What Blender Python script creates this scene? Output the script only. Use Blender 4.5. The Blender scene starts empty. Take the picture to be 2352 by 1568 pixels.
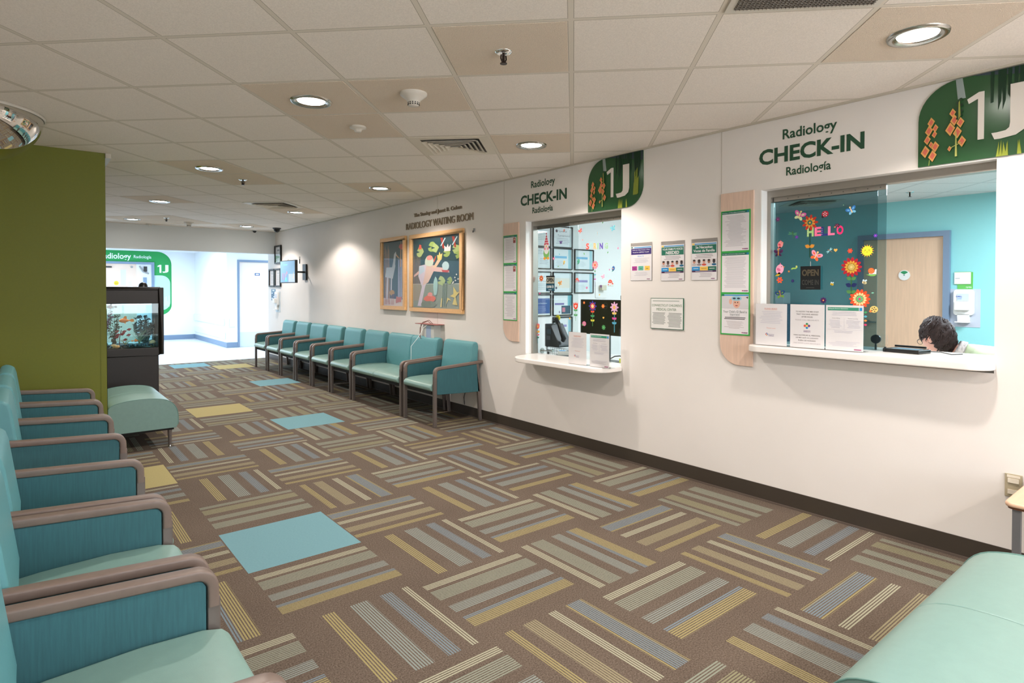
import bpy, bmesh, math, random
from mathutils import Vector, Matrix
random.seed(7)
C = bpy.data.collections.new('scene'); bpy.context.scene.collection.children.link(C)
PI = math.pi
# ---------------------------------------------------------------- camera, world, exposure
F, CX, CY, CH = 1384.88, 1176.0, 685.63, 1.415          # focal length and principal point for a 2352 x 1568 frame, eye height
WX, CZ = 3.85, 2.545                                     # plane of the long white wall, ceiling height
ROT = ((0.77878, -0.62729, 0.00133), (-0.00823, -0.01234, -0.99989), (0.62724, 0.77869, -0.01477))
cd = bpy.data.cameras.new('camera'); cam = bpy.data.objects.new('camera', cd); C.objects.link(cam)
cd.sensor_fit = 'HORIZONTAL'; cd.sensor_width = 36.0; cd.lens = F/2352*36; cd.shift_y = -(1568/2-CY)/2352
cd.clip_start = .05
r0, r1, r2 = (Vector(v) for v in ROT)
cam.matrix_world = Matrix(((r0.x, -r1.x, -r2.x, 0), (r0.y, -r1.y, -r2.y, 0), (r0.z, -r1.z, -r2.z, CH), (0, 0, 0, 1)))
S = bpy.context.scene; S.camera = cam
S.view_settings.view_transform = 'Standard'; S.view_settings.look = 'None'
S.view_settings.exposure = 0.16; S.view_settings.gamma = 1.0; S.view_settings.use_curve_mapping = False
wd = bpy.data.worlds.new('world'); S.world = wd; wd.use_nodes = True
wd.node_tree.nodes['Background'].inputs[0].default_value = (.75, .85, 1, 1)
wd.node_tree.nodes['Background'].inputs[1].default_value = .25
P_SPOT, P_HALL, P_OFFICE = 89, 66, 47
WARM, COOL, NEUT = (1, .90, .835), (.70, .86, 1), (.86, .94, 1)
SPOTS = [(x, y) for x in (1.34, 3.08) for y in (-1.66, .965, 3.585, 6.17, 8.86, 11.40)] + [(-1.6, -1.66), (-1.6, .2)]

def ray(px, py):
    return r0*((px-CX)/F) + r1*((py-CY)/F) + r2
def onX(px, py, X):
    d = ray(px, py); t = X/d.x; return (d.y*t, d.z*t+CH)       # -> (Y, z) on a plane X = const
def onY(px, py, Y):
    d = ray(px, py); t = Y/d.y; return (d.x*t, d.z*t+CH)       # -> (X, z) on a plane Y = const

# ---------------------------------------------------------------- materials
def lin(c):
    return tuple(((v/255)/12.92 if v/255 <= .04045 else ((v/255+.055)/1.055)**2.4) for v in c)
MATS = {}
def mat(name, rgb, rough=.6, metal=0, emit=0, noise=0, scale=40, bump=0, bscale=200, stretch=None, spec=.5, coat=0):
    if name in MATS: return MATS[name]
    m = bpy.data.materials.new(name); m.use_nodes = True; nt = m.node_tree; b = nt.nodes['Principled BSDF']
    c = lin(rgb); b.inputs['Base Color'].default_value = (*c, 1); b.inputs['Roughness'].default_value = rough
    b.inputs['Metallic'].default_value = metal; b.inputs['Specular IOR Level'].default_value = spec
    if coat: b.inputs['Coat Weight'].default_value = coat
    if emit: b.inputs['Emission Color'].default_value = (*c, 1); b.inputs['Emission Strength'].default_value = emit
    if noise or bump:
        tc = nt.nodes.new('ShaderNodeTexCoord'); mp = nt.nodes.new('ShaderNodeMapping')
        nt.links.new(tc.outputs['Object'], mp.inputs[0])
        if stretch: mp.inputs['Scale'].default_value = stretch
    if noise:
        n = nt.nodes.new('ShaderNodeTexNoise'); n.inputs['Scale'].default_value = scale; n.inputs['Detail'].default_value = 4
        nt.links.new(mp.outputs[0], n.inputs['Vector'])
        cr = nt.nodes.new('ShaderNodeValToRGB'); cr.color_ramp.elements[0].position = .3; cr.color_ramp.elements[1].position = .7
        cr.color_ramp.elements[0].color = (*(v*(1-noise) for v in c), 1); cr.color_ramp.elements[1].color = (*(min(1, v*(1+noise)) for v in c), 1)
        nt.links.new(n.outputs[0], cr.inputs[0]); nt.links.new(cr.outputs[0], b.inputs['Base Color'])
    if bump:
        n2 = nt.nodes.new('ShaderNodeTexNoise'); n2.inputs['Scale'].default_value = bscale; n2.inputs['Detail'].default_value = 3
        nt.links.new(mp.outputs[0], n2.inputs['Vector'])
        bp = nt.nodes.new('ShaderNodeBump'); bp.inputs['Strength'].default_value = bump; bp.inputs['Distance'].default_value = .004
        nt.links.new(n2.outputs[0], bp.inputs['Height']); nt.links.new(bp.outputs[0], b.inputs['Normal'])
    MATS[name] = m; return m
def flat(rgb):
    return mat('print_%d_%d_%d' % rgb, rgb, .55, spec=.3)
def glass(name, tint, rough=.02, refl=.04, white=0):
    if name in MATS: return MATS[name]
    m = bpy.data.materials.new(name); m.use_nodes = True; nt = m.node_tree; nt.nodes.clear()
    o = nt.nodes.new('ShaderNodeOutputMaterial'); t = nt.nodes.new('ShaderNodeBsdfTransparent'); g = nt.nodes.new('ShaderNodeBsdfGlossy')
    lw = nt.nodes.new('ShaderNodeLayerWeight'); mx = nt.nodes.new('ShaderNodeMixShader'); lw.inputs[0].default_value = .5
    t.inputs[0].default_value = (*tint, 1); g.inputs['Roughness'].default_value = rough
    pw = nt.nodes.new('ShaderNodeMath'); pw.operation = 'POWER'; pw.inputs[1].default_value = 4; nt.links.new(lw.outputs['Facing'], pw.inputs[0])
    ad = nt.nodes.new('ShaderNodeMath'); ad.operation = 'MULTIPLY_ADD'; ad.inputs[1].default_value = .8; ad.inputs[2].default_value = refl; nt.links.new(pw.outputs[0], ad.inputs[0])
    nt.links.new(ad.outputs[0], mx.inputs[0]); nt.links.new(t.outputs[0], mx.inputs[1]); nt.links.new(g.outputs[0], mx.inputs[2])
    nt.links.new(mx.outputs[0], o.inputs[0]); MATS[name] = m; return m

wall_m = mat('white_wall_paint', (229, 223, 217), .62, noise=.015, scale=3, bump=.05, bscale=350)
wall2_m = mat('office_white_paint', (238, 240, 240), .6)
bulk_m = mat('bulkhead_grey_paint', (226, 230, 230), .65)
teal_m = mat('teal_wall_paint', (146, 212, 214), .55, bump=.03, bscale=300)
green_m = mat('olive_green_paint', (108, 112, 2), .55, noise=.03, scale=60, bump=.06, bscale=400)
base_m = mat('dark_rubber_baseboard', (62, 54, 46), .42)
hall_m = mat('hall_white_paint', (240, 243, 246), .5)
hallfloor_m = mat('hall_vinyl_floor', (226, 231, 235), .3)
bluegrey_m = mat('blue_grey_metal_paint', (120, 140, 165), .45)
doorwood_m = mat('pale_maple_door', (224, 188, 158), .45, noise=.05, scale=6, stretch=(8, 8, .7))
maple_m = mat('maple_laminate', (220, 190, 170), .45, noise=.07, scale=7, stretch=(9, 9, 1))
frame_m = mat('beech_picture_frame', (226, 178, 122), .4, noise=.06, scale=12, stretch=(5, 5, 1))
alu_m = mat('satin_aluminium', (165, 160, 152), .38, .75)
aludark_m = mat('dark_aluminium', (112, 112, 106), .42, .6)
chrome_m = mat('chrome', (235, 235, 235), .08, 1)
brushed_m = mat('brushed_nickel', (190, 188, 182), .22, 1)
white_m = mat('white_plastic', (238, 238, 236), .35)
solid_m = mat('white_solid_surface', (240, 234, 228), .28)
offwhite_m = mat('offwhite_plastic', (215, 208, 196), .45)
black_m = mat('black_plastic', (18, 18, 19), .35)
darkg_m = mat('dark_grey_plastic', (52, 54, 56), .4)
greyp_m = mat('grey_plastic', (150, 150, 148), .45)
tank_m = mat('black_aquarium_plastic', (34, 29, 28), .5, bump=.05, bscale=300)
vinyl_m = mat('sea_green_vinyl', (122, 154, 146), .34, noise=.03, scale=30, bump=.08, bscale=500)
vinylb_m = mat('teal_back_upholstery', (88, 146, 152), .46, noise=.03, scale=40, bump=.1, bscale=450)
fabric_m = mat('teal_arm_fabric', (50, 97, 104), .8, noise=.11, scale=60, stretch=(3, 3, .18), bump=.1, bscale=500)
piping_m = mat('dark_teal_piping', (92, 132, 124), .5)
arm_m = mat('taupe_arm_cap', (114, 98, 89), .42, noise=.05, scale=30)
leg_m = mat('taupe_metal_leg', (112, 103, 98), .38, .35)
under_m = mat('black_seat_pan', (30, 29, 28), .8)
glassp_m = glass('clear_pane', (.86, .93, .93))
glasst_m = glass('tinted_pane', (.66, .755, .77))
glasss_m = glass('small_window_pane', (.93, .955, .95))
acryl_m = glass('acrylic', (.995, .995, .995), .05, .015)
paper_m = mat('white_paper', (236, 233, 234), .6)
emit_m = mat('lamp_lens', (255, 250, 240), .5, emit=48)
emitc_m = mat('panel_lens', (225, 240, 255), .5, emit=3)

# ---------------------------------------------------------------- mesh builder
def fr(o, right, up):
    r = Vector(right).normalized(); u = Vector(up).normalized(); n = r.cross(u)
    return Matrix(((r.x, u.x, n.x, o[0]), (r.y, u.y, n.y, o[1]), (r.z, u.z, n.z, o[2]), (0, 0, 0, 1)))
def wallf(Y, z, X=WX, d=0):        # frame on a plane facing -X: u runs right (towards -Y), v up, w out of the wall
    return fr((X-d, Y, z), (0, -1, 0), (0, 0, 1))
def sidef(X, z, Y, d=0):           # frame on a plane facing -Y
    return fr((X, Y-d, z), (1, 0, 0), (0, 0, 1))
TEXT = {}
def text_tris(s, bold, italic=0):
    k = (s, bold)
    if k in TEXT: return TEXT[k]
    cu = bpy.data.curves.new('t', 'FONT'); cu.body = s; cu.size = 1; cu.offset = bold; cu.resolution_u = 3
    ob = bpy.data.objects.new('t', cu); C.objects.link(ob)
    dg = bpy.context.evaluated_depsgraph_get(); me = bpy.data.meshes.new_from_object(ob.evaluated_get(dg))
    vs = [(v.co.x, v.co.y) for v in me.vertices]; fs = [tuple(p.vertices) for p in me.polygons]
    bpy.data.objects.remove(ob); bpy.data.curves.remove(cu); bpy.data.meshes.remove(me)
    x0 = min(v[0] for v in vs); x1 = max(v[0] for v in vs); y0 = min(v[1] for v in vs); y1 = max(v[1] for v in vs)
    TEXT[k] = ([((x-x0)/(x1-x0), (y-y0)/(y1-y0)) for x, y in vs], fs); return TEXT[k]
class MB:
    def __init__(s, M=None):
        s.v = []; s.f = []; s.mi = []; s.mats = []; s.M = M or Matrix(); s.smooth = []
    def m(s, mt):
        if mt not in s.mats: s.mats.append(mt)
        return s.mats.index(mt)
    def add(s, vs, fs, mt, sm=False):
        b = len(s.v); s.v += [s.M @ Vector(v) for v in vs]; k = s.m(mt)
        for f in fs: s.f.append(tuple(i+b for i in f)); s.mi.append(k); s.smooth.append(sm)
        return s
    def box(s, a, b, mt):
        (x0, y0, z0), (x1, y1, z1) = a, b
        x0, x1 = sorted((x0, x1)); y0, y1 = sorted((y0, y1)); z0, z1 = sorted((z0, z1))
        return s.add([(x0, y0, z0), (x1, y0, z0), (x1, y1, z0), (x0, y1, z0), (x0, y0, z1), (x1, y0, z1), (x1, y1, z1), (x0, y1, z1)],
              [(0, 3, 2, 1), (4, 5, 6, 7), (0, 1, 5, 4), (1, 2, 6, 5), (2, 3, 7, 6), (3, 0, 4, 7)], mt)
    def prism(s, pts, w0, w1, mt, sm=False):         # outline in (u, v), from depth w0 to w1
        a = sum(pts[i][0]*pts[(i+1) % len(pts)][1]-pts[(i+1) % len(pts)][0]*pts[i][1] for i in range(len(pts)))
        if a < 0: pts = pts[::-1]
        if w0 > w1: w0, w1 = w1, w0
        n = len(pts); vs = [(x, y, w0) for x, y in pts]+[(x, y, w1) for x, y in pts]
        s.add(vs, [tuple(range(n))[::-1], tuple(range(n, 2*n))], mt)
        b = len(s.v)-2*n; k = s.m(mt)
        for i in range(n):
            j = (i+1) % n; s.f.append((b+i, b+j, b+n+j, b+n+i)); s.mi.append(k); s.smooth.append(sm)
        return s
    def rect(s, u0, v0, u1, v1, w, mt, t=.0006):
        return s.box((u0, v0, w), (u1, v1, w+t), mt)
    def disc(s, u, v, r, w, mt, t=.0006, ry=None, n=18, rot=0):
        ry = ry or r; c, q = math.cos(rot), math.sin(rot)
        return s.prism([(u+r*math.cos(a)*c-ry*math.sin(a)*q, v+r*math.cos(a)*q+ry*math.sin(a)*c) for a in (2*PI*i/n for i in range(n))], w, w+t, mt)
    def text(s, t, u0, v0, u1, v1, w, mt, bold=0, skew=0):
        vs, fs = text_tris(t, bold)
        return s.add([(u0+(u1-u0)*x+skew*(y-.5), v0+(v1-v0)*y, w) for x, y in vs], fs, mt)
    def lines(s, u0, v0, u1, v1, n, w, mt, rnd=.25, th=.35, seed=1):
        R = random.Random(seed); h = (v1-v0)/n
        for i in range(n):
            a, b = R.random()*rnd*(u1-u0)*.5, R.random()*rnd*(u1-u0)*.5
            s.rect(u0+a, v0+h*(i+.5-th/2), u1-b, v0+h*(i+.5+th/2), w, mt, .0003)
        return s
    def cyl(s, p, q, r, mt, r2=None, n=16, cap=True):
        p, q = Vector(p), Vector(q); r2 = r if r2 is None else r2; d = (q-p).normalized()
        a = d.orthogonal().normalized(); b = d.cross(a); vs = []
        for c, rr in ((p, r), (q, r2)):
            vs += [tuple(c+a*rr*math.cos(2*PI*i/n)+b*rr*math.sin(2*PI*i/n)) for i in range(n)]
        s.add(vs, [(i, (i+1) % n, n+(i+1) % n, n+i) for i in range(n)], mt, True)
        if cap: s.add(vs, [tuple(range(n))[::-1], tuple(range(n, 2*n))], mt)
        return s
    def tube(s, pts, r, mt, n=8):
        pts = [Vector(p) for p in pts]; vs = []; a = None
        for i, p in enumerate(pts):
            d = (pts[min(i+1, len(pts)-1)]-pts[max(i-1, 0)]).normalized()
            a = (a-d*a.dot(d)).normalized() if a is not None else d.orthogonal().normalized(); b = d.cross(a)
            rr = r[i] if isinstance(r, (list, tuple)) else r
            vs += [tuple(p+a*rr*math.cos(2*PI*k/n)+b*rr*math.sin(2*PI*k/n)) for k in range(n)]
        m_ = len(pts)
        fs = [(i*n+k, i*n+(k+1) % n, (i+1)*n+(k+1) % n, (i+1)*n+k) for i in range(m_-1) for k in range(n)]
        s.add(vs, fs, mt, True); s.add(vs[:n], [tuple(range(n))[::-1]], mt); s.add(vs[-n:], [tuple(range(n))], mt); return s
    def lathe(s, prof, c, mt, n=32, a0=0, a1=2*PI, up=1):
        full = abs(a1-a0-2*PI) < 1e-4; k = n if full else n+1; vs = []
        for r, z in prof:
            vs += [(c[0]+r*math.cos(a0+(a1-a0)*i/n), c[1]+r*math.sin(a0+(a1-a0)*i/n), c[2]+z) for i in range(k)]
        fs = []
        for j in range(len(prof)-1):
            for i in range(n):
                i2 = (i+1) % k if full else i+1
                fs.append((j*k+i, j*k+i2, (j+1)*k+i2, (j+1)*k+i))
        return s.add(vs, fs, mt, True)
    def ball(s, c, r, mt, n=16, m=10):
        r = (r, r, r) if not isinstance(r, (tuple, list)) else r
        vs = []; fs = []
        for j in range(m+1):
            t = PI*j/m
            vs += [(c[0]+r[0]*math.sin(t)*math.cos(2*PI*i/n), c[1]+r[1]*math.sin(t)*math.sin(2*PI*i/n), c[2]+r[2]*math.cos(t)) for i in range(n)]
        for j in range(m):
            for i in range(n): fs.append((j*n+i, (j+1)*n+i, (j+1)*n+(i+1) % n, j*n+(i+1) % n))
        return s.add(vs, fs, mt, True)
    def build(s, name, parent=None, bevel=0, seg=2, kind=None, subsurf=0, auto=False, world=False):
        me = bpy.data.meshes.new(name); me.from_pydata([tuple(v) for v in s.v], [], s.f)
        for mt in s.mats: me.materials.append(mt)
        for p, k, q in zip(me.polygons, s.mi, s.smooth): p.material_index = k; p.use_smooth = q
        me.validate()
        o = bpy.data.objects.new(name, me); C.objects.link(o)
        if parent:
            o.parent = parent
            if world: o.matrix_parent_inverse = parent_world(parent).inverted()
        if bevel:
            bm = bmesh.new(); bm.from_mesh(me); bmesh.ops.remove_doubles(bm, verts=bm.verts, dist=1e-5)
            es = [e for e in bm.edges if len(e.link_faces) == 2 and e.calc_face_angle(0) > .6]
            bmesh.ops.bevel(bm, geom=es, offset=bevel, segments=seg, profile=.5, affect='EDGES', clamp_overlap=True)
            for f in bm.faces: f.smooth = True
            bm.to_mesh(me); bm.free()
            w = o.modifiers.new('wn', 'WEIGHTED_NORMAL'); w.keep_sharp = True
        if subsurf:
            sb = o.modifiers.new('s', 'SUBSURF'); sb.levels = sb.render_levels = subsurf
        if kind: o['kind'] = kind
        return o
def parent_world(p):
    M = p.matrix_basis.copy()
    while p.parent: p = p.parent; M = p.matrix_basis @ M
    return M
def thing(name, label, cat, loc=(0, 0, 0), rz=0, group=None):
    o = bpy.data.objects.new(name, None); C.objects.link(o); o.empty_display_size = .1
    o.location = loc; o.rotation_euler = (0, 0, rz); return tag(o, label, cat, group)
def tag(o, label, cat, group=None):
    o['label'] = label; o['category'] = cat
    if group: o['group'] = group
    return o
KIDS = {}
def children(o): return [x for x in C.objects if x.parent == o]
def dup(root, loc, rz=None, label=None, group=None):
    r = root.copy(); C.objects.link(r); r.location = loc
    if rz is not None: r.rotation_euler = (0, 0, rz)
    if label: r['label'] = label
    if group: r['group'] = group
    for ch in children(root):
        c = ch.copy(); C.objects.link(c); c.parent = r
        for g in children(ch):
            d = g.copy(); C.objects.link(d); d.parent = c
    return r
def rrect(u0, v0, u1, v1, r, n=6):         # rounded rectangle, r = radii (bl, br, tr, tl)
    r = (r,)*4 if not isinstance(r, (tuple, list)) else r; out = []
    for (cx, cy, a0, rr) in ((u0+r[0], v0+r[0], PI, r[0]), (u1-r[1], v0+r[1], 1.5*PI, r[1]), (u1-r[2], v1-r[2], 0, r[2]), (u0+r[3], v1-r[3], .5*PI, r[3])):
        if rr <= 1e-6: out.append((cx, cy)); continue
        out += [(cx+rr*math.cos(a0+PI/2*i/n), cy+rr*math.sin(a0+PI/2*i/n)) for i in range(n+1)]
    return out

# ================================================================ THE SETTING
# ---- carpet of 0.6 m quarter-turned tiles
def carpet_mat(name, bands):
    m = bpy.data.materials.new(name); m.use_nodes = True; nt = m.node_tree; b = nt.nodes['Principled BSDF']
    b.inputs['Roughness'].default_value = .95; b.inputs['Specular IOR Level'].default_value = .15
    uv = nt.nodes.new('ShaderNodeUVMap'); sp = nt.nodes.new('ShaderNodeSeparateXYZ'); nt.links.new(uv.outputs[0], sp.inputs[0])
    cr = nt.nodes.new('ShaderNodeValToRGB'); cr.color_ramp.interpolation = 'CONSTANT'
    el = cr.color_ramp.elements; el[0].position = 0; el[0].color = (0, 0, 0, 1); el[1].position = .999; el[1].color = (0, 0, 0, 0)
    for t0, t1, col in bands:
        e = el.new(t0); e.color = (*lin(col), 1)
        e = el.new(t1); e.color = (0, 0, 0, 0)
    el[0].color = (0, 0, 0, 0)
    nt.links.new(sp.outputs[1], cr.inputs[0])
    def math_(op, a, bb=None):
        n = nt.nodes.new('ShaderNodeMath'); n.operation = op
        for i, x in enumerate((a, bb)):
            if x is None: continue
            if isinstance(x, (int, float)): n.inputs[i].default_value = x
            else: nt.links.new(x, n.inputs[i])
        return n.outputs[0]
    fr_ = math_('FRACT', math_('MULTIPLY', sp.outputs[1], 51.3)); ln = math_('LESS_THAN', fr_, .56)
    inu = math_('MULTIPLY', math_('GREATER_THAN', sp.outputs[0], .012), math_('LESS_THAN', sp.outputs[0], .988))
    mask = math_('MULTIPLY', math_('MULTIPLY', ln, cr.outputs[1]), inu)
    tc = nt.nodes.new('ShaderNodeTexCoord'); no = nt.nodes.new('ShaderNodeTexNoise'); no.inputs['Scale'].default_value = 160
    nt.links.new(tc.outputs['Object'], no.inputs[0])
    no2 = nt.nodes.new('ShaderNodeTexNoise'); no2.inputs['Scale'].default_value = 2.2; nt.links.new(tc.outputs['Object'], no2.inputs[0])
    br = nt.nodes.new('ShaderNodeValToRGB'); br.color_ramp.elements[0].position = .35; br.color_ramp.elements[1].position = .68
    br.color_ramp.elements[0].color = (*lin((78, 67, 58)), 1); br.color_ramp.elements[1].color = (*lin((114, 101, 89)), 1)
    nt.links.new(math_('ADD', math_('MULTIPLY', no.outputs[0], .85), math_('MULTIPLY', no2.outputs[0], .15)), br.inputs[0])
    mx = nt.nodes.new('ShaderNodeMix'); mx.data_type = 'RGBA'
    nt.links.new(mask, mx.inputs[0]); nt.links.new(br.outputs[0], mx.inputs[6]); nt.links.new(cr.outputs[0], mx.inputs[7])
    nt.links.new(mx.outputs[2], b.inputs['Base Color'])
    bp = nt.nodes.new('ShaderNodeBump'); bp.inputs['Strength'].default_value = .5; bp.inputs['Distance'].default_value = .004
    nt.links.new(no.outputs[0], bp.inputs['Height']); nt.links.new(bp.outputs[0], b.inputs['Normal'])
    return m
LT, GG, GB, BL, YL, TN, OL = [tuple(int(v*.82) for v in c) for c in ( (196, 194, 168), (162, 168, 150), (158, 168, 160), (138, 156, 164), (182, 169, 116), (174, 164, 130), (164, 161, 128))]
cP = carpet_mat('carpet_stripes_grey_and_yellow', [(.09, .175, LT), (.205, .37, GG), (.47, .58, GB), (.655, .70, BL), (.70, .82, YL)])
cQ = carpet_mat('carpet_stripes_blue_and_straw', [(.07, .135, LT), (.215, .315, BL), (.415, .555, GB), (.675, .775, YL)])
cR = carpet_mat('carpet_stripes_straw', [(.12, .185, YL), (.28, .40, TN), (.52, .60, LT), (.69, .715, YL), (.715, .84, BL), (.84, .86, YL)])
cS = carpet_mat('carpet_stripes_olive', [(.09, .175, GG), (.215, .37, OL), (.47, .58, GG), (.655, .82, GG)])
cB = mat('carpet_plain_blue', (112, 152, 160), .95, noise=.07, scale=90, stretch=(1, 4, 1), bump=.5, bscale=260, spec=.15)
cY = mat('carpet_plain_yellow', (166, 155, 108), .95, noise=.06, scale=90, stretch=(1, 4, 1), bump=.5, bscale=260, spec=.15)
SPECIAL = {(0, 0): cB, (2, 5): cB, (3, 10): cB, (1, 7): cY, (-1, 3): cY, (3, 14): cY, (2, 15): cB}
KNOWN = {(0, -1): (cP, 1), (1, -2): (cP, 1), (1, -1): (cQ, 1), (0, -2): (cQ, 1), (2, -3): (cP, 1), (1, -3): (cR, 1), (2, -2): (cP, 0), (3, -3): (cR, 1),
         (1, 0): (cR, 0), (0, 1): (cS, 1), (2, -1): (cP, 1), (2, 0): (cQ, 1), (3, -2): (cR, 0), (3, -1): (cP, 0), (1, 1): (cR, 1), (0, 2): (cQ, 1), (1, 2): (cR, 0)}
def build_carpet():
    vs, fs, mi, uvs = [], [], [], []; mats = [cP, cQ, cR, cS, cB, cY]
    X0, Y0, T = .85, 3.144, .6
    for i in range(-9, 5):
        for j in range(-10, 17):
            x0, x1 = X0+i*T, X0+(i+1)*T; y0, y1 = Y0+j*T, Y0+(j+1)*T
            x0c, x1c, y0c, y1c = max(x0, -4), min(x1, WX), max(y0, -2.8), min(y1, 12.95)
            if x1c <= x0c or y1c <= y0c: continue
            R = random.Random(i*131+j*17+5)
            if (i, j) in SPECIAL: m_, fl = SPECIAL[(i, j)], 0
            elif (i, j) in KNOWN: m_, fl = KNOWN[(i, j)]
            else: m_, fl = R.choice([cP, cP, cQ, cQ, cR, cS] if j < 5 else [cP, cQ, cS, cS]), R.randint(0, 1)
            b = len(vs); q = [(x0c, y0c), (x1c, y0c), (x1c, y1c), (x0c, y1c)]; vs += [(x, y, 0) for x, y in q]
            fs.append((b, b+1, b+2, b+3)); mi.append(mats.index(m_))
            for x, y in q:
                a, c = (x-x0)/T, (y-y0)/T
                if (i+j) % 2: uvs.append((a, 1-c if fl else c))          # stripes along X, profile read from the far side
                else: uvs.append((c, (1-a if fl and m_ is not cP and m_ is not cR else a) if True else a))
    me = bpy.data.meshes.new('floor'); me.from_pydata(vs, [], fs)
    for m_ in mats: me.materials.append(m_)
    ul = me.uv_layers.new(name='UVMap')
    for p, k in zip(me.polygons, mi): p.material_index = k
    for n, u in enumerate(uvs): ul.data[n].uv = u
    o = bpy.data.objects.new('floor', me); C.objects.link(o); o['kind'] = 'structure'; return o
build_carpet()
MB().box((-4, 12.95, -.05), (8, 24, -.003), hallfloor_m).build('floor_hallway', kind='structure')
MB().box((WX+.14, -2.8, -.05), (9, 4.85, -.001), mat('office_floor_vinyl', (150, 140, 128), .5)).build('floor_office', kind='structure')

# ---- suspended ceiling, grid turned 45 degrees to the wall
def ceiling_mat(name, base, tee, rough_tiles=False):
    m = bpy.data.materials.new(name); m.use_nodes = True; nt = m.node_tree; b = nt.nodes['Principled BSDF']
    b.inputs['Roughness'].default_value = .9; b.inputs['Specular IOR Level'].default_value = .2
    g = nt.nodes.new('ShaderNodeNewGeometry'); outs = []
    def math_(op, a, bb=None):
        n = nt.nodes.new('ShaderNodeMath'); n.operation = op
        for i, x in enumerate((a, bb)):
            if x is None: continue
            if isinstance(x, (int, float)): n.inputs[i].default_value = x
            else: nt.links.new(x, n.inputs[i])
        return n.outputs[0]
    for vec, off in (((.71151, -.70267, 0), 2.4528), ((.70267, .71151, 0), -2.5515)):
        d = nt.nodes.new('ShaderNodeVectorMath'); d.operation = 'DOT_PRODUCT'; d.inputs[1].default_value = vec
        nt.links.new(g.outputs['Position'], d.inputs[0])
        t = math_('FRACT', math_('ADD', math_('DIVIDE', math_('ADD', d.outputs['Value'], off), .61), 20.5))
        outs.append(math_('ABSOLUTE', math_('SUBTRACT', t, .5)))          # 0 on a grid line
    mn = math_('MINIMUM', outs[0], outs[1])
    tee_ = math_('LESS_THAN', mn, .0185); edge = math_('LESS_THAN', mn, .0225)
    no = nt.nodes.new('ShaderNodeTexNoise'); no.inputs['Scale'].default_value = 190; nt.links.new(g.outputs['Position'], no.inputs[0])
    cr = nt.nodes.new('ShaderNodeValToRGB'); cr.color_ramp.elements[0].position = .35; cr.color_ramp.elements[1].position = .65
    c = lin(base); cr.color_ramp.elements[0].color = (*(v*.93 for v in c), 1); cr.color_ramp.elements[1].color = (*(v*1.04 for v in c), 1)
    nt.links.new(no.outputs[0], cr.inputs[0])
    def mix(f, a, bb):
        mx = nt.nodes.new('ShaderNodeMix'); mx.data_type = 'RGBA'; nt.links.new(f, mx.inputs[0])
        for i, x in ((6, a), (7, bb)):
            if isinstance(x, tuple): mx.inputs[i].default_value = (*x, 1)
            else: nt.links.new(x, mx.inputs[i])
        return mx.outputs[2]
    col = mix(edge, cr.outputs[0], lin((170, 160, 145))); col = mix(tee_, col, lin(tee))
    nt.links.new(col, b.inputs['Base Color'])
    bp = nt.nodes.new('ShaderNodeBump'); bp.inputs['Strength'].default_value = .25; bp.inputs['Distance'].default_value = .003
    nt.links.new(math_('SUBTRACT', no.outputs[0], math_('MULTIPLY', edge, 1.5)), bp.inputs['Height']); nt.links.new(bp.outputs[0], b.inputs['Normal'])
    return m
ceil_m = ceiling_mat('acoustic_ceiling_tiles', (242, 232, 222), (224, 214, 200))
ceilo_m = ceiling_mat('office_ceiling_tiles', (232, 232, 232), (215, 218, 220))
tile_m = mat('coarse_ceiling_tile', (230, 213, 194), .95, noise=.10, scale=260, bump=1.0, bscale=260, spec=.1)
ceiling = MB().box((-4, -2.8, CZ), (WX, 12.26, CZ+.05), ceil_m).build('ceiling', kind='structure')
MB().box((-4, 12.38, 2.46), (8, 24, 2.5), mat('hall_ceiling_paint', (235, 238, 242), .8)).build('ceiling_hallway', kind='structure')
MB().box((WX+.14, -2.8, CZ), (9, 4.95, CZ+.05), ceilo_m).build('ceiling_office', kind='structure')
GX, GY = Vector((.71151, -.70267)), Vector((.70267, .71151))
def cell_center(x, y):        # centre of the grid cell that holds (x, y)
    a = (Vector((x, y)).dot(GX)+2.4528)/.61; b = (Vector((x, y)).dot(GY)-2.5515)/.61
    a, b = math.floor(a)+.5, math.floor(b)+.5
    return GX*(a*.61-2.4528)+GY*(b*.61+2.5515)
CROT = math.atan2(GX.y, GX.x)
done = set()
def coarse_tile(x, y):
    c = cell_center(x, y); k = (round(c.x, 2), round(c.y, 2))
    if k in done: return c
    done.add(k)
    M = Matrix.Translation((c.x, c.y, CZ)) @ Matrix.Rotation(CROT, 4, 'Z')
    q = MB(M).box((-.29, -.29, -.002), (.29, .29, .004), tile_m).build('ceiling_tile', ceiling); q['label'] = 'coarse textured ceiling tile'
    return c

# ---- long white wall with the two check-in openings
O1 = (3.335, 4.568, .735, 2.09)     # y0, y1, z0, z1
O2 = (.85, 2.114, .99, 2.085)
WT = .14
w = MB()
def wseg(y0, y1, z0, z1): w.box((WX, y0, z0), (WX+WT, y1, z1), wall_m)
wseg(-2.8, O2[0], 0, CZ); wseg(O2[0], O2[1], 0, O2[2]); wseg(O2[0], O2[1], O2[3], CZ); wseg(O2[1], O1[0], 0, CZ)
wseg(O1[0], O1[1], 0, O1[2]); wseg(O1[0], O1[1], O1[3], CZ); wseg(O1[1], 12.72, 0, CZ)
wr = w.build('wall_right', kind='structure')
def seam(y, z0, z1, nm='trim_seam'):
    MB().box((WX-.0012, y-.0025, z0), (WX, y+.0025, z1), mat('seam_shadow_grey', (190, 182, 172), .7)).build(nm, wr)
seam(2.41, 2.10, CZ-.012); seam(6.205, 2.30, CZ-.012); seam(6.205, .99, 1.14); seam(4.91, 2.095, CZ-.012)
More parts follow.
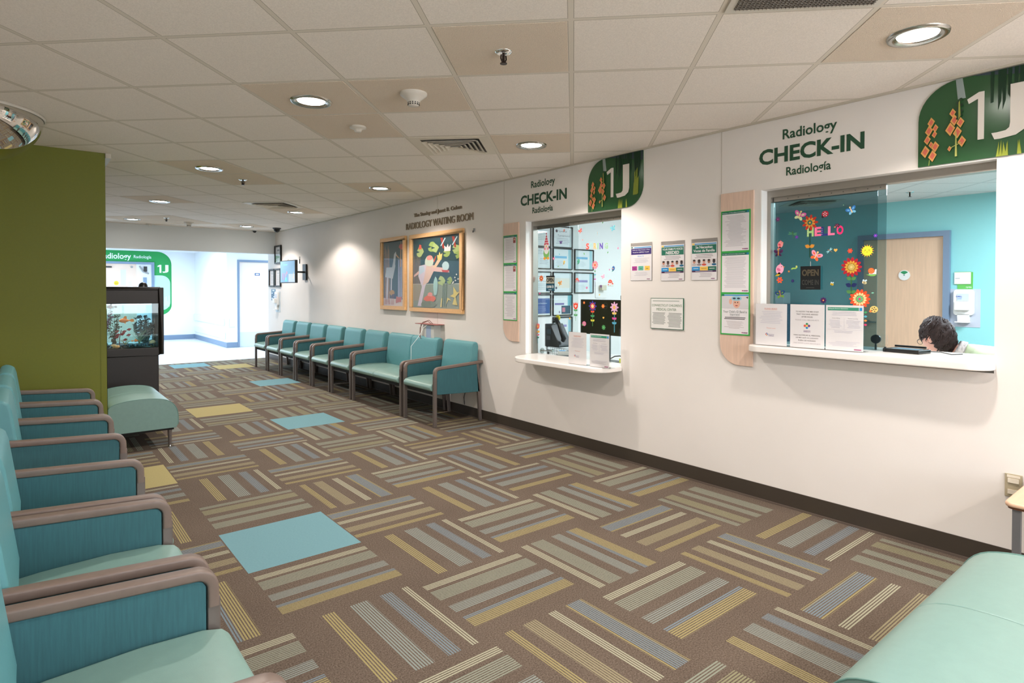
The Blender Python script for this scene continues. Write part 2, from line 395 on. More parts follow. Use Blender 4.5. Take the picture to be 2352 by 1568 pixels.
MB().box((WX-.006, -2.8, 0), (WX, 12.72, .11), base_m).box((WX-.013, -2.8, 0), (WX-.006, 12.72, .012), mat('baseboard_toe', (96, 84, 76), .35)).build('baseboard_right', kind='structure')
MB().box((WX-.02, -2.8, CZ-.012), (WX, 12.26, CZ), mat('ceiling_wall_angle', (196, 188, 172), .5)).build('trim_1', kind='structure')
# added unseen fill light behind the camera, shaped as a window, brightens the ceiling
wn = MB().box((.30, -2.80, .75), (3.50, -2.76, .80), white_m).box((.30, -2.80, 2.25), (3.50, -2.76, 2.30), white_m).box((.30, -2.80, .80), (.35, -2.76, 2.25), white_m).box((3.45, -2.80, .80), (3.50, -2.76, 2.25), white_m).box((1.88, -2.80, .80), (1.92, -2.76, 2.25), white_m).build('window_3', kind='structure')
MB().box((.35, -2.795, .80), (1.88, -2.785, 2.25), emitc_m).box((1.92, -2.795, .80), (3.45, -2.785, 2.25), emitc_m).build('frosted_pane', wn)
ld = bpy.data.lights.new('window_daylight', 'AREA'); ld.shape = 'RECTANGLE'; ld.size = 3.1; ld.size_y = 1.45; ld.energy = 46; ld.color = (1, .95, .92)  # added fill lamp in front of the made-up window
l = bpy.data.objects.new('window_daylight', ld); C.objects.link(l); l.parent = wn; l.location = (1.9, -2.74, 1.52); l.rotation_euler = (math.radians(90), 0, 0)
# left wall, green column, closing walls
MB().box((-.43, .35, 0), (-.35, 6.05, CZ), wall_m).box((-4, .27, 0), (-.35, .35, CZ), wall_m).build('wall_left', kind='structure')
MB().box((-4.08, -2.8, 0), (-4, .35, CZ), wall_m).box((-4.08, -2.88, 0), (WX+.14, -2.8, CZ), wall_m).build('wall_back', kind='structure')
gw = MB().box((-1.2, 6.05, 0), (.52, 7.30, CZ), green_m)
MB().box((-1.2, 6.0475, 0), (.475, 6.05, CZ-.0), green_m)
gcol = gw.build('wall_green', kind='structure')
MB().box((.478, 6.046, 0), (.5225, 6.05, 1.25), green_m).box((.52, 6.046, 0), (.5225, 6.12, 1.25), green_m).build('corner_guard', gcol)
MB().box((.521, 6.03, CZ-.04), (.56, 7.30, CZ-.0005), mat('ceiling_wall_angle', (196, 188, 172), .5)).build('ceiling_angle', gcol)
MB().box((-1.2, 7.3, 0), (-1.1, 13, CZ), wall_m).build('wall_nook', kind='structure')
MB().box((-1.2, 12.26, 2.115), (WX, 12.40, CZ), bulk_m).build('wall_bulkhead', kind='structure')
# hallway beyond
HY = 19.26
MB().box((-4, HY, 0), (3.86, HY+.12, 2.5), hall_m).build('wall_hallway_end', kind='structure')
hw = MB().box((3.78, 15.78, 0), (4.03, HY, 2.46), hall_m).box((3.78, 15.70, 0), (4.03, 15.78, 2.46), hall_m).box((4.03, 15.72, 2.14), (5.2, 15.85, 2.46), hall_m).box((5.05, 15.72, 0), (8, 15.85, 2.46), hall_m)
hwo = hw.build('wall_hallway_right', kind='structure')
for z0, z1, t in ((.53, .70, .035), (.20, .36, .02), (.10, .16, .008)):
    MB().box((3.78-t, 15.9 if z0 > .5 else 15.8, z0), (3.78, HY-.03, z1), mat('hall_rail_vinyl', (228, 232, 238), .4)).build('crash_rail', hwo, bevel=.006)
MB().box((3.835, 15.68, .50), (3.96, 15.70, .70), mat('hall_rail_vinyl', (228, 232, 238), .4)).build('crash_rail', hwo, bevel=.006)
MB().box((2.76, HY-.012, 0), (3.78, HY, .125), bluegrey_m).box((3.768, 15.70, 0), (3.78, HY, .125), bluegrey_m).box((3.768, 15.688, 0), (4.015, 15.70, .125), bluegrey_m).build('baseboard_hallway', kind='structure')
MB().box((8, 12.4, 0), (8.1, HY+.1, 2.5), hall_m).box((-4.1, 12.4, 0), (-4, HY+.1, 2.5), hall_m).box((3.99, 12.6, 0), (8, 12.72, 2.5), hall_m).box((-4, 12.9, 0), (-1.1, 13, 2.5), hall_m).build('wall_hallway_side', kind='structure')
MB().box((3.86, HY, 0), (8, HY+.1, 2.5), hall_m).build('wall_hallway_outer', kind='structure')
# door at the jut
def door(name, x0, x1, y, zt, leaf, framem, fw=.05):
    d = MB().box((x0+fw, y+.02, 0), (x1-fw, y+.06, zt-fw), leaf).build(name, kind='structure')
    f = MB().box((x0, y-.03, 0), (x0+fw, y+.08, zt), framem).box((x1-fw, y-.03, 0), (x1, y+.08, zt), framem).box((x0+fw, y-.03, zt-fw), (x1-fw, y+.08, zt), framem).build('door_frame', d)
    return d
peach_m = mat('hall_door_laminate', (240, 226, 216), .45)
d1 = door('door_1', 4.02, 5.05, 15.72, 2.14, peach_m, bluegrey_m)
MB().box((4.07, 15.735, 0), (5.0, 15.74, .36), mat('kick_plate', (215, 225, 232), .35)).build('kick_plate', d1)
lb = MB(sidef(4.44, 1.76, 15.74, .001)).rect(0, 0, .12, .06, 0, flat((52, 92, 150)), .004).rect(.02, .015, .10, .045, .004, flat((230, 238, 245))).build('door_label', d1)
# green hallway graphic and its doorway
gf = sidef(0, 0, HY, 0)
hall = MB(gf)
G1 = (46, 158, 84)
hall.prism(rrect(1.0, .70, 3.19, 2.46, (.25, .28, .36, .36), 10), 0, .006, flat(G1))
hall.prism(rrect(2.755, .83, 3.155, 1.80, (0, .22, .22, 0), 8), .006, .008, flat((190, 222, 216)))
for i in range(9):
    R = random.Random(i); hall.rect(2.84+.035*i, .92+R.random()*.05, 2.855+.035*i, 1.05+R.random()*.2, .008, flat((222, 238, 232)), .001)
hall.text('Radiology', 1.50, 2.185, 2.225, 2.385, .008, flat((240, 246, 246)), .02)
hall.text('Radiología', 2.285, 2.235, 2.70, 2.345, .008, flat((225, 240, 235)), .012)
hall.text('J', 2.965, 1.875, 3.115, 2.095, .0085, flat((244, 248, 248)), .03)
hall.prism([(2.895, 1.875), (2.94, 1.875), (2.94, 2.095), (2.90, 2.095), (2.845, 2.065), (2.852, 2.03), (2.895, 2.05)], .006, .0085, flat((244, 248, 248)))
tag(hall.build('wall_graphic'), 'bright green rounded hallway wall graphic around a doorway with white Radiology lettering', 'wall graphic')
d2 = MB().box((1.25, HY-.02, 0), (2.345, HY-.008, 2.10), mat('far_door_wood', (226, 200, 182), .5)).build('door_2', kind='structure')
MB().box((1.18, HY-.05, 0), (1.25, HY-.006, 2.16), bluegrey_m).box((2.70, HY-.05, 0), (2.765, HY-.006, 2.16), bluegrey_m).box((1.25, HY-.05, 2.10), (2.70, HY-.006, 2.16), bluegrey_m).build('door_frame', d2)
MB().box((2.345, HY-.012, 0), (2.70, HY-.008, 2.10), mat('room_beyond_white', (232, 236, 242), .6)).build('room_beyond', d2)
MB(sidef(0, 0, HY, .02)).rect(1.98, 1.50, 2.10, 1.94, 0, flat((205, 222, 232)), .004).build('door_window', d2)
MB(sidef(0, 0, HY, .02)).rect(1.62, 1.99, 1.78, 2.03, 0, black_m, .03).disc(2.235, 2.02, .03, 0, greyp_m, .02).build('door_closer', d2)
MB(sidef(0, 0, HY, .021)).disc(1.88, 1.58, .055, 0, flat((236, 200, 60)), .003, ry=.06).lines(1.84, 1.55, 1.92, 1.60, 3, .0035, flat((120, 96, 30))).build('round_notice', d2)
MB(sidef(0, 0, HY, .021)).rect(2.13, 1.44, 2.26, 1.67, 0, paper_m, .003).lines(2.15, 1.5, 2.24, 1.64, 5, .003, flat((190, 196, 205))).build('paper_notice', d2)
eq = thing('ceiling_monitor_arm', 'small dark wall monitor on a grey arm seen through the far hallway doorway', 'medical monitor', (2.55, HY-.06, 1.9))
MB().box((-.04, -.02, .0), (.04, .02, .14), black_m).build('screen', eq); MB().box((-.05, -.02, -.50), (.03, .02, -.16), bluegrey_m).build('column', eq)
MB().tube([(-.14, 0, .15), (-.05, 0, .0), (.08, 0, -.06)], .02, greyp_m).build('arm', eq)

# ---- office behind the windows

tw = MB().box((8.66, -2.8, 0), (8.76, 4.85, CZ), teal_m).build('wall_teal', kind='structure')
MB().box((WX+WT, 4.85, 0), (8.76, 4.95, CZ), wall2_m).build('wall_office_side', kind='structure')
MB().box((WX+WT, -2.88, 0), (8.76, -2.8, CZ), wall2_m).build('wall_office_end', kind='structure')
d3 = MB().box((8.64, 2.41, .01), (8.66, 3.30, 2.07), doorwood_m).build('door_3', kind='structure')
MB().box((8.60, 2.34, 0), (8.66, 2.405, 2.135), bluegrey_m).box((8.60, 3.30, 0), (8.66, 3.365, 2.135), bluegrey_m).box((8.60, 2.405, 2.07), (8.66, 3.30, 2.135), bluegrey_m).build('door_frame', d3)
MB().cyl((8.60, 3.24, 1.0), (8.64, 3.24, 1.0), .03, brushed_m).cyl((8.60, 3.24, 1.0), (8.60, 3.13, 1.0), .01, brushed_m).build('door_handle', d3)
q = MB(wallf(2.824, 1.604, 8.64)).disc(0, 0, .064, 0, white_m, .012, n=28).prism([(0, .01)]+[(.055*math.cos(a), .055*math.sin(a)) for a in [PI*.22+PI*.56*i/8 for i in range(9)]], .012, .0135, flat((52, 150, 98))).disc(0, .0, .008, .012, flat((120, 150, 150)), .002)
tag(q.build('door_tag'), 'round white tag with a green wedge on the maple office door', 'tag')

# ================================================================ LAMPS
spot_d = bpy.data.lights.new('downlight_beam', 'SPOT'); spot_d.energy = P_SPOT; spot_d.spot_size = math.radians(134); spot_d.spot_blend = .32
spot_d.shadow_soft_size = .06; spot_d.color = WARM
def make_downlight():
    t = thing('ceiling_downlight', '', 'ceiling light', (0, 0, 0), 0, 'recessed downlights in the waiting room ceiling')
    MB().lathe([(.078, .002), (.082, -.001), (.088, -.005), (.108, -.010), (.117, -.008), (.121, .002)], (0, 0, 0), brushed_m, 40).build('trim_ring', t)
    MB().lathe([(.0, .0), (.05, .0), (.080, .001)], (0, 0, 0), emit_m, 32).build('lens', t)
    l = bpy.data.objects.new('beam', spot_d); C.objects.link(l); l.parent = t; l.location = (0, 0, -.02)
    return t
def dl_label(x, y):
    side = 'nearer the check-in wall' if x > 2 else 'nearer the green column'
    order = {-1.66: 'behind the camera', .965: 'closest to the camera', 3.585: 'second from the camera', 6.17: 'third from the camera', 8.86: 'fourth from the camera', 11.40: 'farthest, beside the grey bulkhead'}
    return 'round recessed downlight in the row %s, %s' % (side, order.get(y, 'over the rear seating'))
dl0 = None
for x, y in SPOTS:
    c = coarse_tile(x, y)
    lab = dl_label(x, y) if x > 0 else ('round recessed downlight behind the camera on the far left, %s' % ('rear one' if y < -1 else 'front one'))
    if dl0 is None: dl0 = make_downlight(); dl0.location = (x, y, CZ-.004); dl0['label'] = lab
    else: dup(dl0, (x, y, CZ-.004), 0, lab)
def area(name, loc, sx, sy, p, col, label, cat='ceiling light', group=None):
    t = thing(name, label, cat, loc, 0, group)
    MB().box((-sx/2-.02, -sy/2-.02, -.012), (sx/2+.02, sy/2+.02, 0), white_m).build('housing', t)
    MB().box((-sx/2, -sy/2, -.016), (sx/2, sy/2, -.012), emitc_m).build('lens', t)
    ld = bpy.data.lights.new(name+'_light', 'AREA'); ld.shape = 'RECTANGLE'; ld.size = sx; ld.size_y = sy; ld.energy = p; ld.color = col
    l = bpy.data.objects.new('beam', ld); C.objects.link(l); l.parent = t; l.location = (0, 0, -.03); return t
for k, (x, y) in enumerate(((1.6, 14.3), (2.4, 16.6), (.6, 17.6), (5.6, 14.2))):
    area('ceiling_panel_light', (x, y, 2.46), 1.2, .6, P_HALL, COOL, 'rectangular ceiling light panel in the bright hallway, ' + ('nearest the carpet', 'in front of the crash rail wall', 'above the far green graphic', 'around the corner by the hallway door')[k])
for k, (x, y) in enumerate(((-2.6, -1.2), (1.6, -2.1))):  # two added panels behind the camera, put in to lift the ambient light
    area('ceiling_panel_light', (x, y, CZ), 1.2, .6, 38, (.95, .96, 1), 'rectangular ceiling light panel behind the camera, ' + ('far left', 'near the back wall')[k])
for k, (x, y) in enumerate(((5.6, 3.0), (7.45, .55), (5.3, .6))):
    area('ceiling_panel_light', (x, y, CZ), .6, 1.2, P_OFFICE*(1.1, 2.5, .5)[k], NEUT, 'rectangular ceiling light panel inside the check-in office, ' + ('behind the small window', 'toward the teal wall', 'above the seated clerk')[k])

# ================================================================ CHAIRS
def prof_x(mb, x0, x1, prof, mt, sm=False):          # outline in (y, z) swept along x
    M0 = mb.M; mb.M = M0 @ Matrix(((0, 0, 1, 0), (1, 0, 0, 0), (0, 1, 0, 0), (0, 0, 0, 1)))
    mb.prism(prof, x0, x1, mt, sm); mb.M = M0; return mb
CAPATH = [(.0175, .505), (.0175, .545)]+[(.0625-.045*math.cos(a), .558+.045*math.sin(a)) for a in (PI/2*i/7 for i in range(1, 8))]+[(.18, .610), (.35, .620), (.61, .636)]
def arm_cap(x0, x1, parent):
    o = MB(); sec = rrect(-.0215, -.0155, .0215, .0150, .0065, 3); n = len(sec); vs = []; xc = (x0+x1)/2
    for i, (y, z) in enumerate(CAPATH):
        a = Vector(CAPATH[max(i-1, 0)]); b = Vector(CAPATH[min(i+1, len(CAPATH)-1)]); d = (b-a).normalized(); nn = (-d.y, d.x)
        vs += [(xc+u, y+nn[0]*v, z+nn[1]*v) for u, v in sec]
    m_ = len(CAPATH); o.add(vs, [(i*n+k, (i+1)*n+k, (i+1)*n+(k+1) % n, i*n+(k+1) % n) for i in range(m_-1) for k in range(n)], arm_m, True)
    o.add(vs[:n], [tuple(range(n))], arm_m); o.add(vs[-n:], [tuple(range(n))[::-1]], arm_m); return o.build('arm_cap', parent)
SEATP = [(.50, .365), (.02, .362), (-.012, .372), (-.026, .395), (-.022, .42), (0, .442), (.05, .455), (.20, .462), (.40, .455), (.50, .445)]
BACKP = [(.50, .40), (.462, .43), (.455, .52), (.492, .79), (.502, .825), (.522, .845), (.552, .850), (.582, .84), (.590, .80), (.572, .40)]
def make_chair(name, W, n):
    t = thing(name, '', 'chair')
    tw_, ar = .042, .045
    iw = (W-2*ar)/n
    for k in range(n):
        x0 = ar+k*iw+.003; x1 = ar+(k+1)*iw-.003
        prof_x(MB(), x0, x1, SEATP, vinyl_m).build('seat', t, bevel=.014, seg=3)
        prof_x(MB(), x0+.002, x1-.002, BACKP, vinylb_m).build('backrest', t, bevel=.016, seg=3)
    MB().box((ar, .03, .325), (W-ar, .50, .362), under_m).build('seat_pan', t)
    for sx, x0 in ((0, 0), (1, W-tw_)):
        arm_cap(x0, x0+tw_, t)
        prof_x(MB(), x0+.006, x0+tw_-.006, [(.036, .335), (.036, .565), (.046, .582), (.066, .588), (.35, .604), (.533, .615), (.575, .315)], fabric_m).build('arm_panel', t, bevel=.004)
        prof_x(MB(), x0+.004, x0+tw_-.004, [(-.001, .0), (-.001, .53), (.034, .53), (.034, .0)], leg_m).build('leg', t, bevel=.004)
        prof_x(MB(), x0+.006, x0+tw_-.006, [(.572, 0), (.527, .64), (.562, .64), (.606, 0)], leg_m).build('leg', t, bevel=.004)
    return t
GRP_R, GRP_L = 'teal armchairs along the white wall', 'teal armchairs in the left row'
c1 = make_chair('waiting_chair', .66, 1)
FX = 3.235
def place(c, Y, lab, grp, first=False, left=False):
    rz = PI/2 if left else -PI/2
    loc = (.43, Y, 0) if left else (FX, Y, 0)
    if first: c.location = loc; c.rotation_euler = (0, 0, rz); c['label'] = lab; c['group'] = grp
    else: dup(c, loc, rz, lab, grp)
place(c1, 5.935, 'teal vinyl armchair at the near end of the white wall row, whole side panel showing', GRP_R, True)
for k in range(6):
    Y = 7.985+.702*k
    lab = ('teal vinyl armchair directly beyond the two-seat loveseat', 'second teal armchair beyond the two-seat loveseat', 'third teal armchair beyond the two-seat loveseat', 'third teal armchair from the far end of the white wall row',
           'next to last teal armchair toward the hallway', 'last teal armchair in the wall row, beside the bright hallway floor')[k]
    place(c1, Y, lab, GRP_R)
for Y, lab in ((.59, 'teal armchair in the left row nearest the camera, cut off by the bottom edge'),
               (1.255, 'second teal armchair of the left row from the camera, large pale seat'),
               (1.985, 'teal armchair in the left row just beyond the nearest paired armrests'),
               (2.675, 'teal armchair in the left row just before the gap in the row'),
               (3.945, 'teal armchair in the left row just past the gap, rear leg exposed'),
               (4.61, 'teal armchair in the left row, middle one of the three by the green column'),
               (5.275, 'teal armchair in the left row pushed up against the green column')):
    place(c1, Y, lab, GRP_L, left=True)
lv = make_chair('loveseat', 1.30, 2); lv.location = (FX, 7.285, 0); lv.rotation_euler = (0, 0, -PI/2)
tag(lv, 'teal two-seat loveseat with one pair of arms in the row along the white wall', 'loveseat')

# ---- backless benches
BP = [(0, .17), (0, .385), (.015, .41), (.06, .43), (.15, .447), (.27, .452), (.38, .442), (.46, .415), (.51, .36), (.53, .29), (.53, .20), (.515, .17)]
def smooth(pts, k=3):
    out = []
    for i in range(len(pts)-1):
        p0, p1, p2, p3 = (Vector(pts[max(0, min(len(pts)-1, i+q))]) for q in (-1, 0, 1, 2))
        for m_ in range(k):
            t = m_/k; out.append(tuple(.5*((2*p1)+(p2-p0)*t+(2*p0-5*p1+4*p2-p3)*t*t+(3*p1-p0-3*p2+p3)*t**3)))
    return out+[pts[-1]]
BP = [BP[0]]+smooth(BP[1:-1])+[BP[-1]]
def bench(L, n, label, loc, rz):
    t = thing('bench', label, 'bench', loc, rz)
    for k in range(n):
        x0, x1 = k*L/n+.0015, (k+1)*L/n-.0015
        # front (y = 0 side) is the rounded one: mirror the profile
        pr = [(.53-a, b) for a, b in BP]
        prof_x(MB(), x0, x1, pr, vinyl_m, True).build('seat', t, bevel=.005, seg=3)
    pts = lambda x: [(x, .53-a, b) for a, b in BP[1:-1]]
    MB().tube(pts(.003), .003, piping_m, 6).build('piping', t); MB().tube(pts(L-.003), .003, piping_m, 6).build('piping', t)
    MB().box((.03, .03, .15), (L-.03, .50, .175), under_m).build('seat_base', t)
    for x, y in ((.05, .06), (L-.05, .06), (.05, .47), (L-.05, .47)):
        lg = MB().cyl((x, y, .16), (x, y, .012), .019, leg_m, .013).build('leg', t)
        MB().cyl((x, y, .012), (x, y, 0), .012, chrome_m, .015).build('foot', lg)
    return t
bench(.97, 2, 'short sea green backless bench between the green column and the aquarium', (1.06, 6.12, 0), PI/2)
b2 = bench(1.19, 2, 'large sea green backless bench in the near right corner of the photo', (2.825, .725, 0), PI)
# ---- side table
t = thing('side_table', 'maple-topped side table with grey metal legs in the corner by the wall outlet', 'table', (3.57, .33, 0))
MB().prism(rrect(-.27, -.36, .27, .36, .03), .478, .50, mat('maple_table_top', (220, 182, 152), .4, noise=.05, scale=8, stretch=(1, 8, 1))).build('table_top', t, bevel=.008)
MB().prism(rrect(-.262, -.352, .262, .352, .03), .470, .478, mat('dark_table_edge', (96, 58, 34), .5)).build('table_edge', t)
MB().box((-.22, -.3, .455), (.22, .3, .478), leg_m).build('apron', t)
for x, y in ((-.235, .32), (.235, .32), (-.235, -.32), (.235, -.32)):
    MB().box((x-.014, y-.014, 0), (x+.014, y+.014, .478), mat('grey_metal_leg', (128, 126, 128), .35, .5)).build('leg', t)

# ================================================================ AQUARIUM
A = thing('aquarium', 'black aquarium on a black pedestal stand behind the green column', 'aquarium', (.80, 7.62, 0))
ax0, ax1, az0, az1, dp = -.38, .385, .695, 1.435, .46
MB().prism([(-.36, .01), (.335, .01), (.335, .42), (-.36, .42)], 0, az0, tank_m).build('stand', A, bevel=.01)
fb = MB(fr((0, 0, 0), (1, 0, 0), (0, 0, 1)))
gx0, gx1, gz0, gz1 = -.33, .335, .775, 1.258
fb.box((ax0, az0, -dp), (gx0, az1, 0), tank_m).box((gx1, az0, -dp), (ax1, az1, 0), tank_m)
fb.box((gx0, az0, -dp), (gx1, gz0, 0), tank_m).box((gx0, gz1, -dp), (gx1, az1-.004, -.012), tank_m).box((gx0, az1-.03, -.013), (gx1, az1, 0), tank_m)
fb.build('cabinet_frame', A, bevel=.008)
MB().box((ax0+.03, .03, az1-.002), (ax1-.03, dp-.03, az1+.006), mat('lid_black', (30, 28, 27), .25)).build('lid', A)
MB().box((gx0, .008, gz0), (gx1, .014, gz1), glass('aquarium_front', (.90, .97, .96), .01)).build('front_glass', A)
MB().box((gx0, dp-.012, gz0), (gx1, dp-.006, gz1), glass('aquarium_back', (.55, .74, .74), .01)).build('back_glass', A)
tl = bpy.data.lights.new('tank_lamp', 'AREA'); tl.shape = 'RECTANGLE'; tl.size = .55; tl.size_y = .06; tl.energy = 1.3; tl.color = (.9, .97, 1)
tlo = MB().box((-.28, .10, gz1-.012), (.28, .16, gz1-.004), emitc_m).build('tank_lamp', A)
to = bpy.data.objects.new('tank_light', tl); C.objects.link(to); to.parent = tlo; to.location = (0, .13, gz1-.02)
R = random.Random(3)
gb = MB(); N = 26
gr = mat('blue_black_gravel', (22, 62, 78), .6, noise=.6, scale=140, bump=.8, bscale=220)
vs = [(gx0+.004+(gx1-gx0-.008)*i/N, .02+(dp-.05)*j/10, gz0+.022+.012*math.sin(i*.5+1)+R.random()*.008+.02*(i > 16)*(i-16)/10) for i in range(N+1) for j in range(11)]
gb.add(vs, [(i*11+j, (i+1)*11+j, (i+1)*11+j+1, i*11+j+1) for i in range(N) for j in range(10)], gr)
for k in range(150):
    x = gx0+.01+R.random()*(gx1-gx0-.02); gb.ball((x, .022+R.random()*.06, gz0+.022+R.random()*.014), .006+R.random()*.004, flat([(20, 50, 66), (30, 90, 110), (14, 24, 30)][k % 3]), 6, 4)
g_ = gb.build('gravel', A); g_['kind'] = 'stuff'
def blades(name, x, y, n, h, sp, mt, r=.0035, label='', z=None, top=None, cat='aquarium plant'):
    o = MB(); R = random.Random(int(x*1000)+n)
    for i in range(n):
        a = (i/n-.5)*2*sp+R.uniform(-.02, .02); hh = h*R.uniform(.55, 1); pts = []
        for k in range(6):
            q = k/5; pts.append((a*q*q*1.0+R.uniform(-.003, .003), R.uniform(-.02, .02)*q+(i % 5-2)*.006, hh*q))
        o.tube(pts, [r*(1-.8*k/5) for k in range(6)], mt, 5)
    b = o.build(name); b.location = (A.location.x+x, A.location.y+y, z or gz0+.025); return tag(b, label, cat)
def bush(name, x, y, n, h, w_, mt, leaf, label, z=None):
    o = MB(); R = random.Random(n+int(abs(x)*99))
    for i in range(n):
        a = R.uniform(-w_, w_); hh = h*R.uniform(.5, 1); y0 = R.uniform(-.03, .03); pts = []
        for k in range(7):
            q = k/6; pts.append((a*q+.01*math.sin(k*1.3+i), y0*q, hh*q))
        o.tube(pts, .0022, mt, 5)
        for p in pts[1:]:
            for m_ in range(5):
                c = Vector(p)+Vector((R.uniform(-.018, .018), R.uniform(-.015, .015), R.uniform(-.012, .012)))
                o.ball(c, (leaf, leaf*.4, leaf*R.uniform(.3, .8)), mt, 6, 4)
    b = o.build(name); b.location = (A.location.x+x, A.location.y+y, z or gz0+.02); return tag(b, label, 'aquarium plant')
blades('grass_plant', -.06-.20, .06, 46, .21, .085, flat((238, 104, 48)), .0035, 'orange grass plant in the near left of the aquarium')
bush('leafy_plant', -.20, .28, 26, .44, .13, flat((88, 62, 84)), .009, 'tall purple leafy plant at the back left of the aquarium')
bush('leafy_plant', -.07, .16, 9, .40, .05, flat((48, 52, 34)), .008, 'tall dark green fine-leaved plant beside the purple one in the aquarium')
bush('leafy_plant', .24, .32, 24, .33, .11, flat((16, 62, 70)), .011, 'dark teal leafy plant filling the right rear of the aquarium')
blades('grass_plant', .17, .16, 30, .17, .09, flat((108, 140, 118)), .0026, 'pale grey green grass plant right of centre in the aquarium')
blades('grass_plant', .03, .07, 22, .08, .06, flat((120, 122, 80)), .003, 'low olive grass plant on the gravel in the aquarium')
o = MB(); R = random.Random(11)
for i in range(9):
    a = R.uniform(-.06, .07); b = R.uniform(.05, .17); o.prism([(a, b), (a+.025, b+.02), (a+.05, b+.012), (a+.03, b-.012)], -.01*i/3, -.01*i/3+.006, flat((132, 22, 36)))
o.tube([(0, 0, 0), (.005, .08, -.01), (.02, .17, 0)], .004, flat((70, 18, 22)), 6)
b = o.build('leafy_plant'); b.location = (A.location.x-.02, A.location.y+.13, gz0+.03); b.rotation_euler = (PI/2, 0, 0); tag(b, 'dark red broad-leaved plant in the middle of the aquarium', 'aquarium plant')
def fish(x, y, z, L, mt, mt2, label, flip=1, tilt=0):
    t = thing('fish', label, 'fish', (A.location.x+x, A.location.y+y, z), group=None); t.scale = (flip, 1, 1); t.rotation_euler = (0, tilt, 0)
    n = 12; prof = [(-.5, .02), (-.42, .12), (-.28, .20), (-.1, .22), (.1, .17), (.28, .09), (.38, .05)]
    vs = []
    for px_, h in prof:
        vs += [(px_*L, .45*h*L*math.cos(2*PI*i/n), h*L*math.sin(2*PI*i/n)) for i in range(n)]
    fs = [(k*n+i, k*n+(i+1) % n, (k+1)*n+(i+1) % n, (k+1)*n+i) for k in range(len(prof)-1) for i in range(n)]
    b = MB(); b.add(vs, fs, mt, True); b.add(vs[:n], [tuple(range(n))[::-1]], mt); b.add(vs[-n:], [tuple(range(n))], mt); b.build('body', t)
    Fm = fr((0, 0, 0), (1, 0, 0), (0, 0, 1))
    MB(Fm).prism([(.34*L, 0), (.55*L, .18*L), (.80*L, .10*L), (.74*L, 0), (.80*L, -.10*L), (.55*L, -.16*L)], -.0015, .0015, mt2).build('tail_fin', t)
    MB(Fm).prism([(-.2*L, .17*L), (.0, .46*L), (.16*L, .40*L), (.14*L, .12*L)], -.0012, .0012, mt2).build('dorsal_fin', t)
    MB(Fm).prism([(-.1*L, -.19*L), (.02*L, -.34*L), (.1*L, -.16*L)], -.0012, .0012, mt2).build('belly_fin', t)
    MB().ball((-.36*L, -.06*L, .05*L), .025*L, black_m, 8, 6).build('eye', t); return t
fo, fo2 = mat('orange_fish', (222, 120, 52), .4), mat('orange_fish_fin', (232, 138, 60), .5)
fish(.03, .10, 1.075, .11, fo, fo2, 'large orange goldfish in the middle of the aquarium')
fish(.125, .09, .852, .05, fo, fo2, 'small orange goldfish low above the gravel on the right of the aquarium', -1)
fish(-.10, .08, 1.225, .075, mat('brown_fish', (150, 84, 52), .4), mat('brown_fish_fin', (128, 70, 48), .5), 'brownish goldfish at the top of the aquarium near the hood')
o = MB()
for i in range(7): o.ball((.008*i-.024, -.004*i, .012+.004*math.sin(i)), (.016, .02, .022-.001*i), mat('shell', (206, 168, 116), .5), 10, 7)
b = o.build('seashell'); b.location = (A.location.x-.065, A.location.y+.045, gz0+.018); tag(b, 'ribbed tan seashell lying on the aquarium gravel', 'shell')
for k, (x, y, s, c, lab) in enumerate(((.285, .08, .032, (150, 150, 120), 'pale pointed rock at the right end of the aquarium gravel'), (-.275, .05, .028, (120, 118, 80), 'olive rock under the orange aquarium grass'),
                            (-.15, .09, .03, (38, 82, 82), 'teal rock left of the seashell in the aquarium'), (-.20, .13, .04, (24, 34, 30), 'dark cave rock behind the teal rock in the aquarium'))):
    o = MB(); R = random.Random(k); o.ball((0, 0, 0), (s, s*.8, s*1.1), mat('rock_%d' % k, c, .8, noise=.3, scale=60, bump=.5, bscale=60), 9, 6)
    o.v = [v*R.uniform(.8, 1.2) for v in o.v]; b = o.build('rock'); b.location = (A.location.x+x, A.location.y+y, gz0+.04); tag(b, lab, 'rock')
b = MB().lathe([(.0, .052), (.022, .048), (.040, .030), (.046, 0)], (0, 0, 0), black_m, 20).build('cap'); b.location = (1.02, 7.86, az1+.006); tag(b, 'small black domed cap on top of the aquarium lid', 'cap')

# ================================================================ CEILING THINGS
def sprinkler():
    t = thing('fire_sprinkler', '', 'sprinkler', group='pendent fire sprinklers in the ceiling')
    MB().lathe([(.0, -.002), (.014, -.004), (.03, -.008), (.041, -.003), (.042, 0)], (0, 0, 0), chrome_m, 28).build('escutcheon', t)
    MB().cyl((0, 0, -.004), (0, 0, -.05), .007, mat('dark_bronze', (58, 48, 44), .35, .8)).tube([(-.014, 0, -.014), (-.016, 0, -.032), (-.006, 0, -.052)], .0035, mat('dark_bronze', (58, 48, 44), .35, .8)).tube([(.014, 0, -.014), (.016, 0, -.032), (.006, 0, -.052)], .0035, mat('dark_bronze', (58, 48, 44), .35, .8)).build('head', t)
    MB().cyl((0, 0, -.056), (0, 0, -.053), .017, mat('dark_bronze', (58, 48, 44), .35, .8)).build('deflector', t); return t
sp = sprinkler(); first = True
for x, y, lab in ((1.775, 2.27, 'chrome fire sprinkler in the coarse ceiling tile nearest the camera'), (1.745, 6.58, 'chrome fire sprinkler in the ceiling between two downlights near the green column'),
                  (1.735, 10.87, 'chrome fire sprinkler in the ceiling close to the grey bulkhead'), (7.93, 2.547, 'fire sprinkler in the office ceiling in front of the teal wall')):
    if x < 4: coarse_tile(x, y)
    z = CZ-(.002 if x < 4 else 0)
    if first: sp.location = (x, y, z); sp['label'] = lab; first = False
    else: dup(sp, (x, y, z), 0, lab)
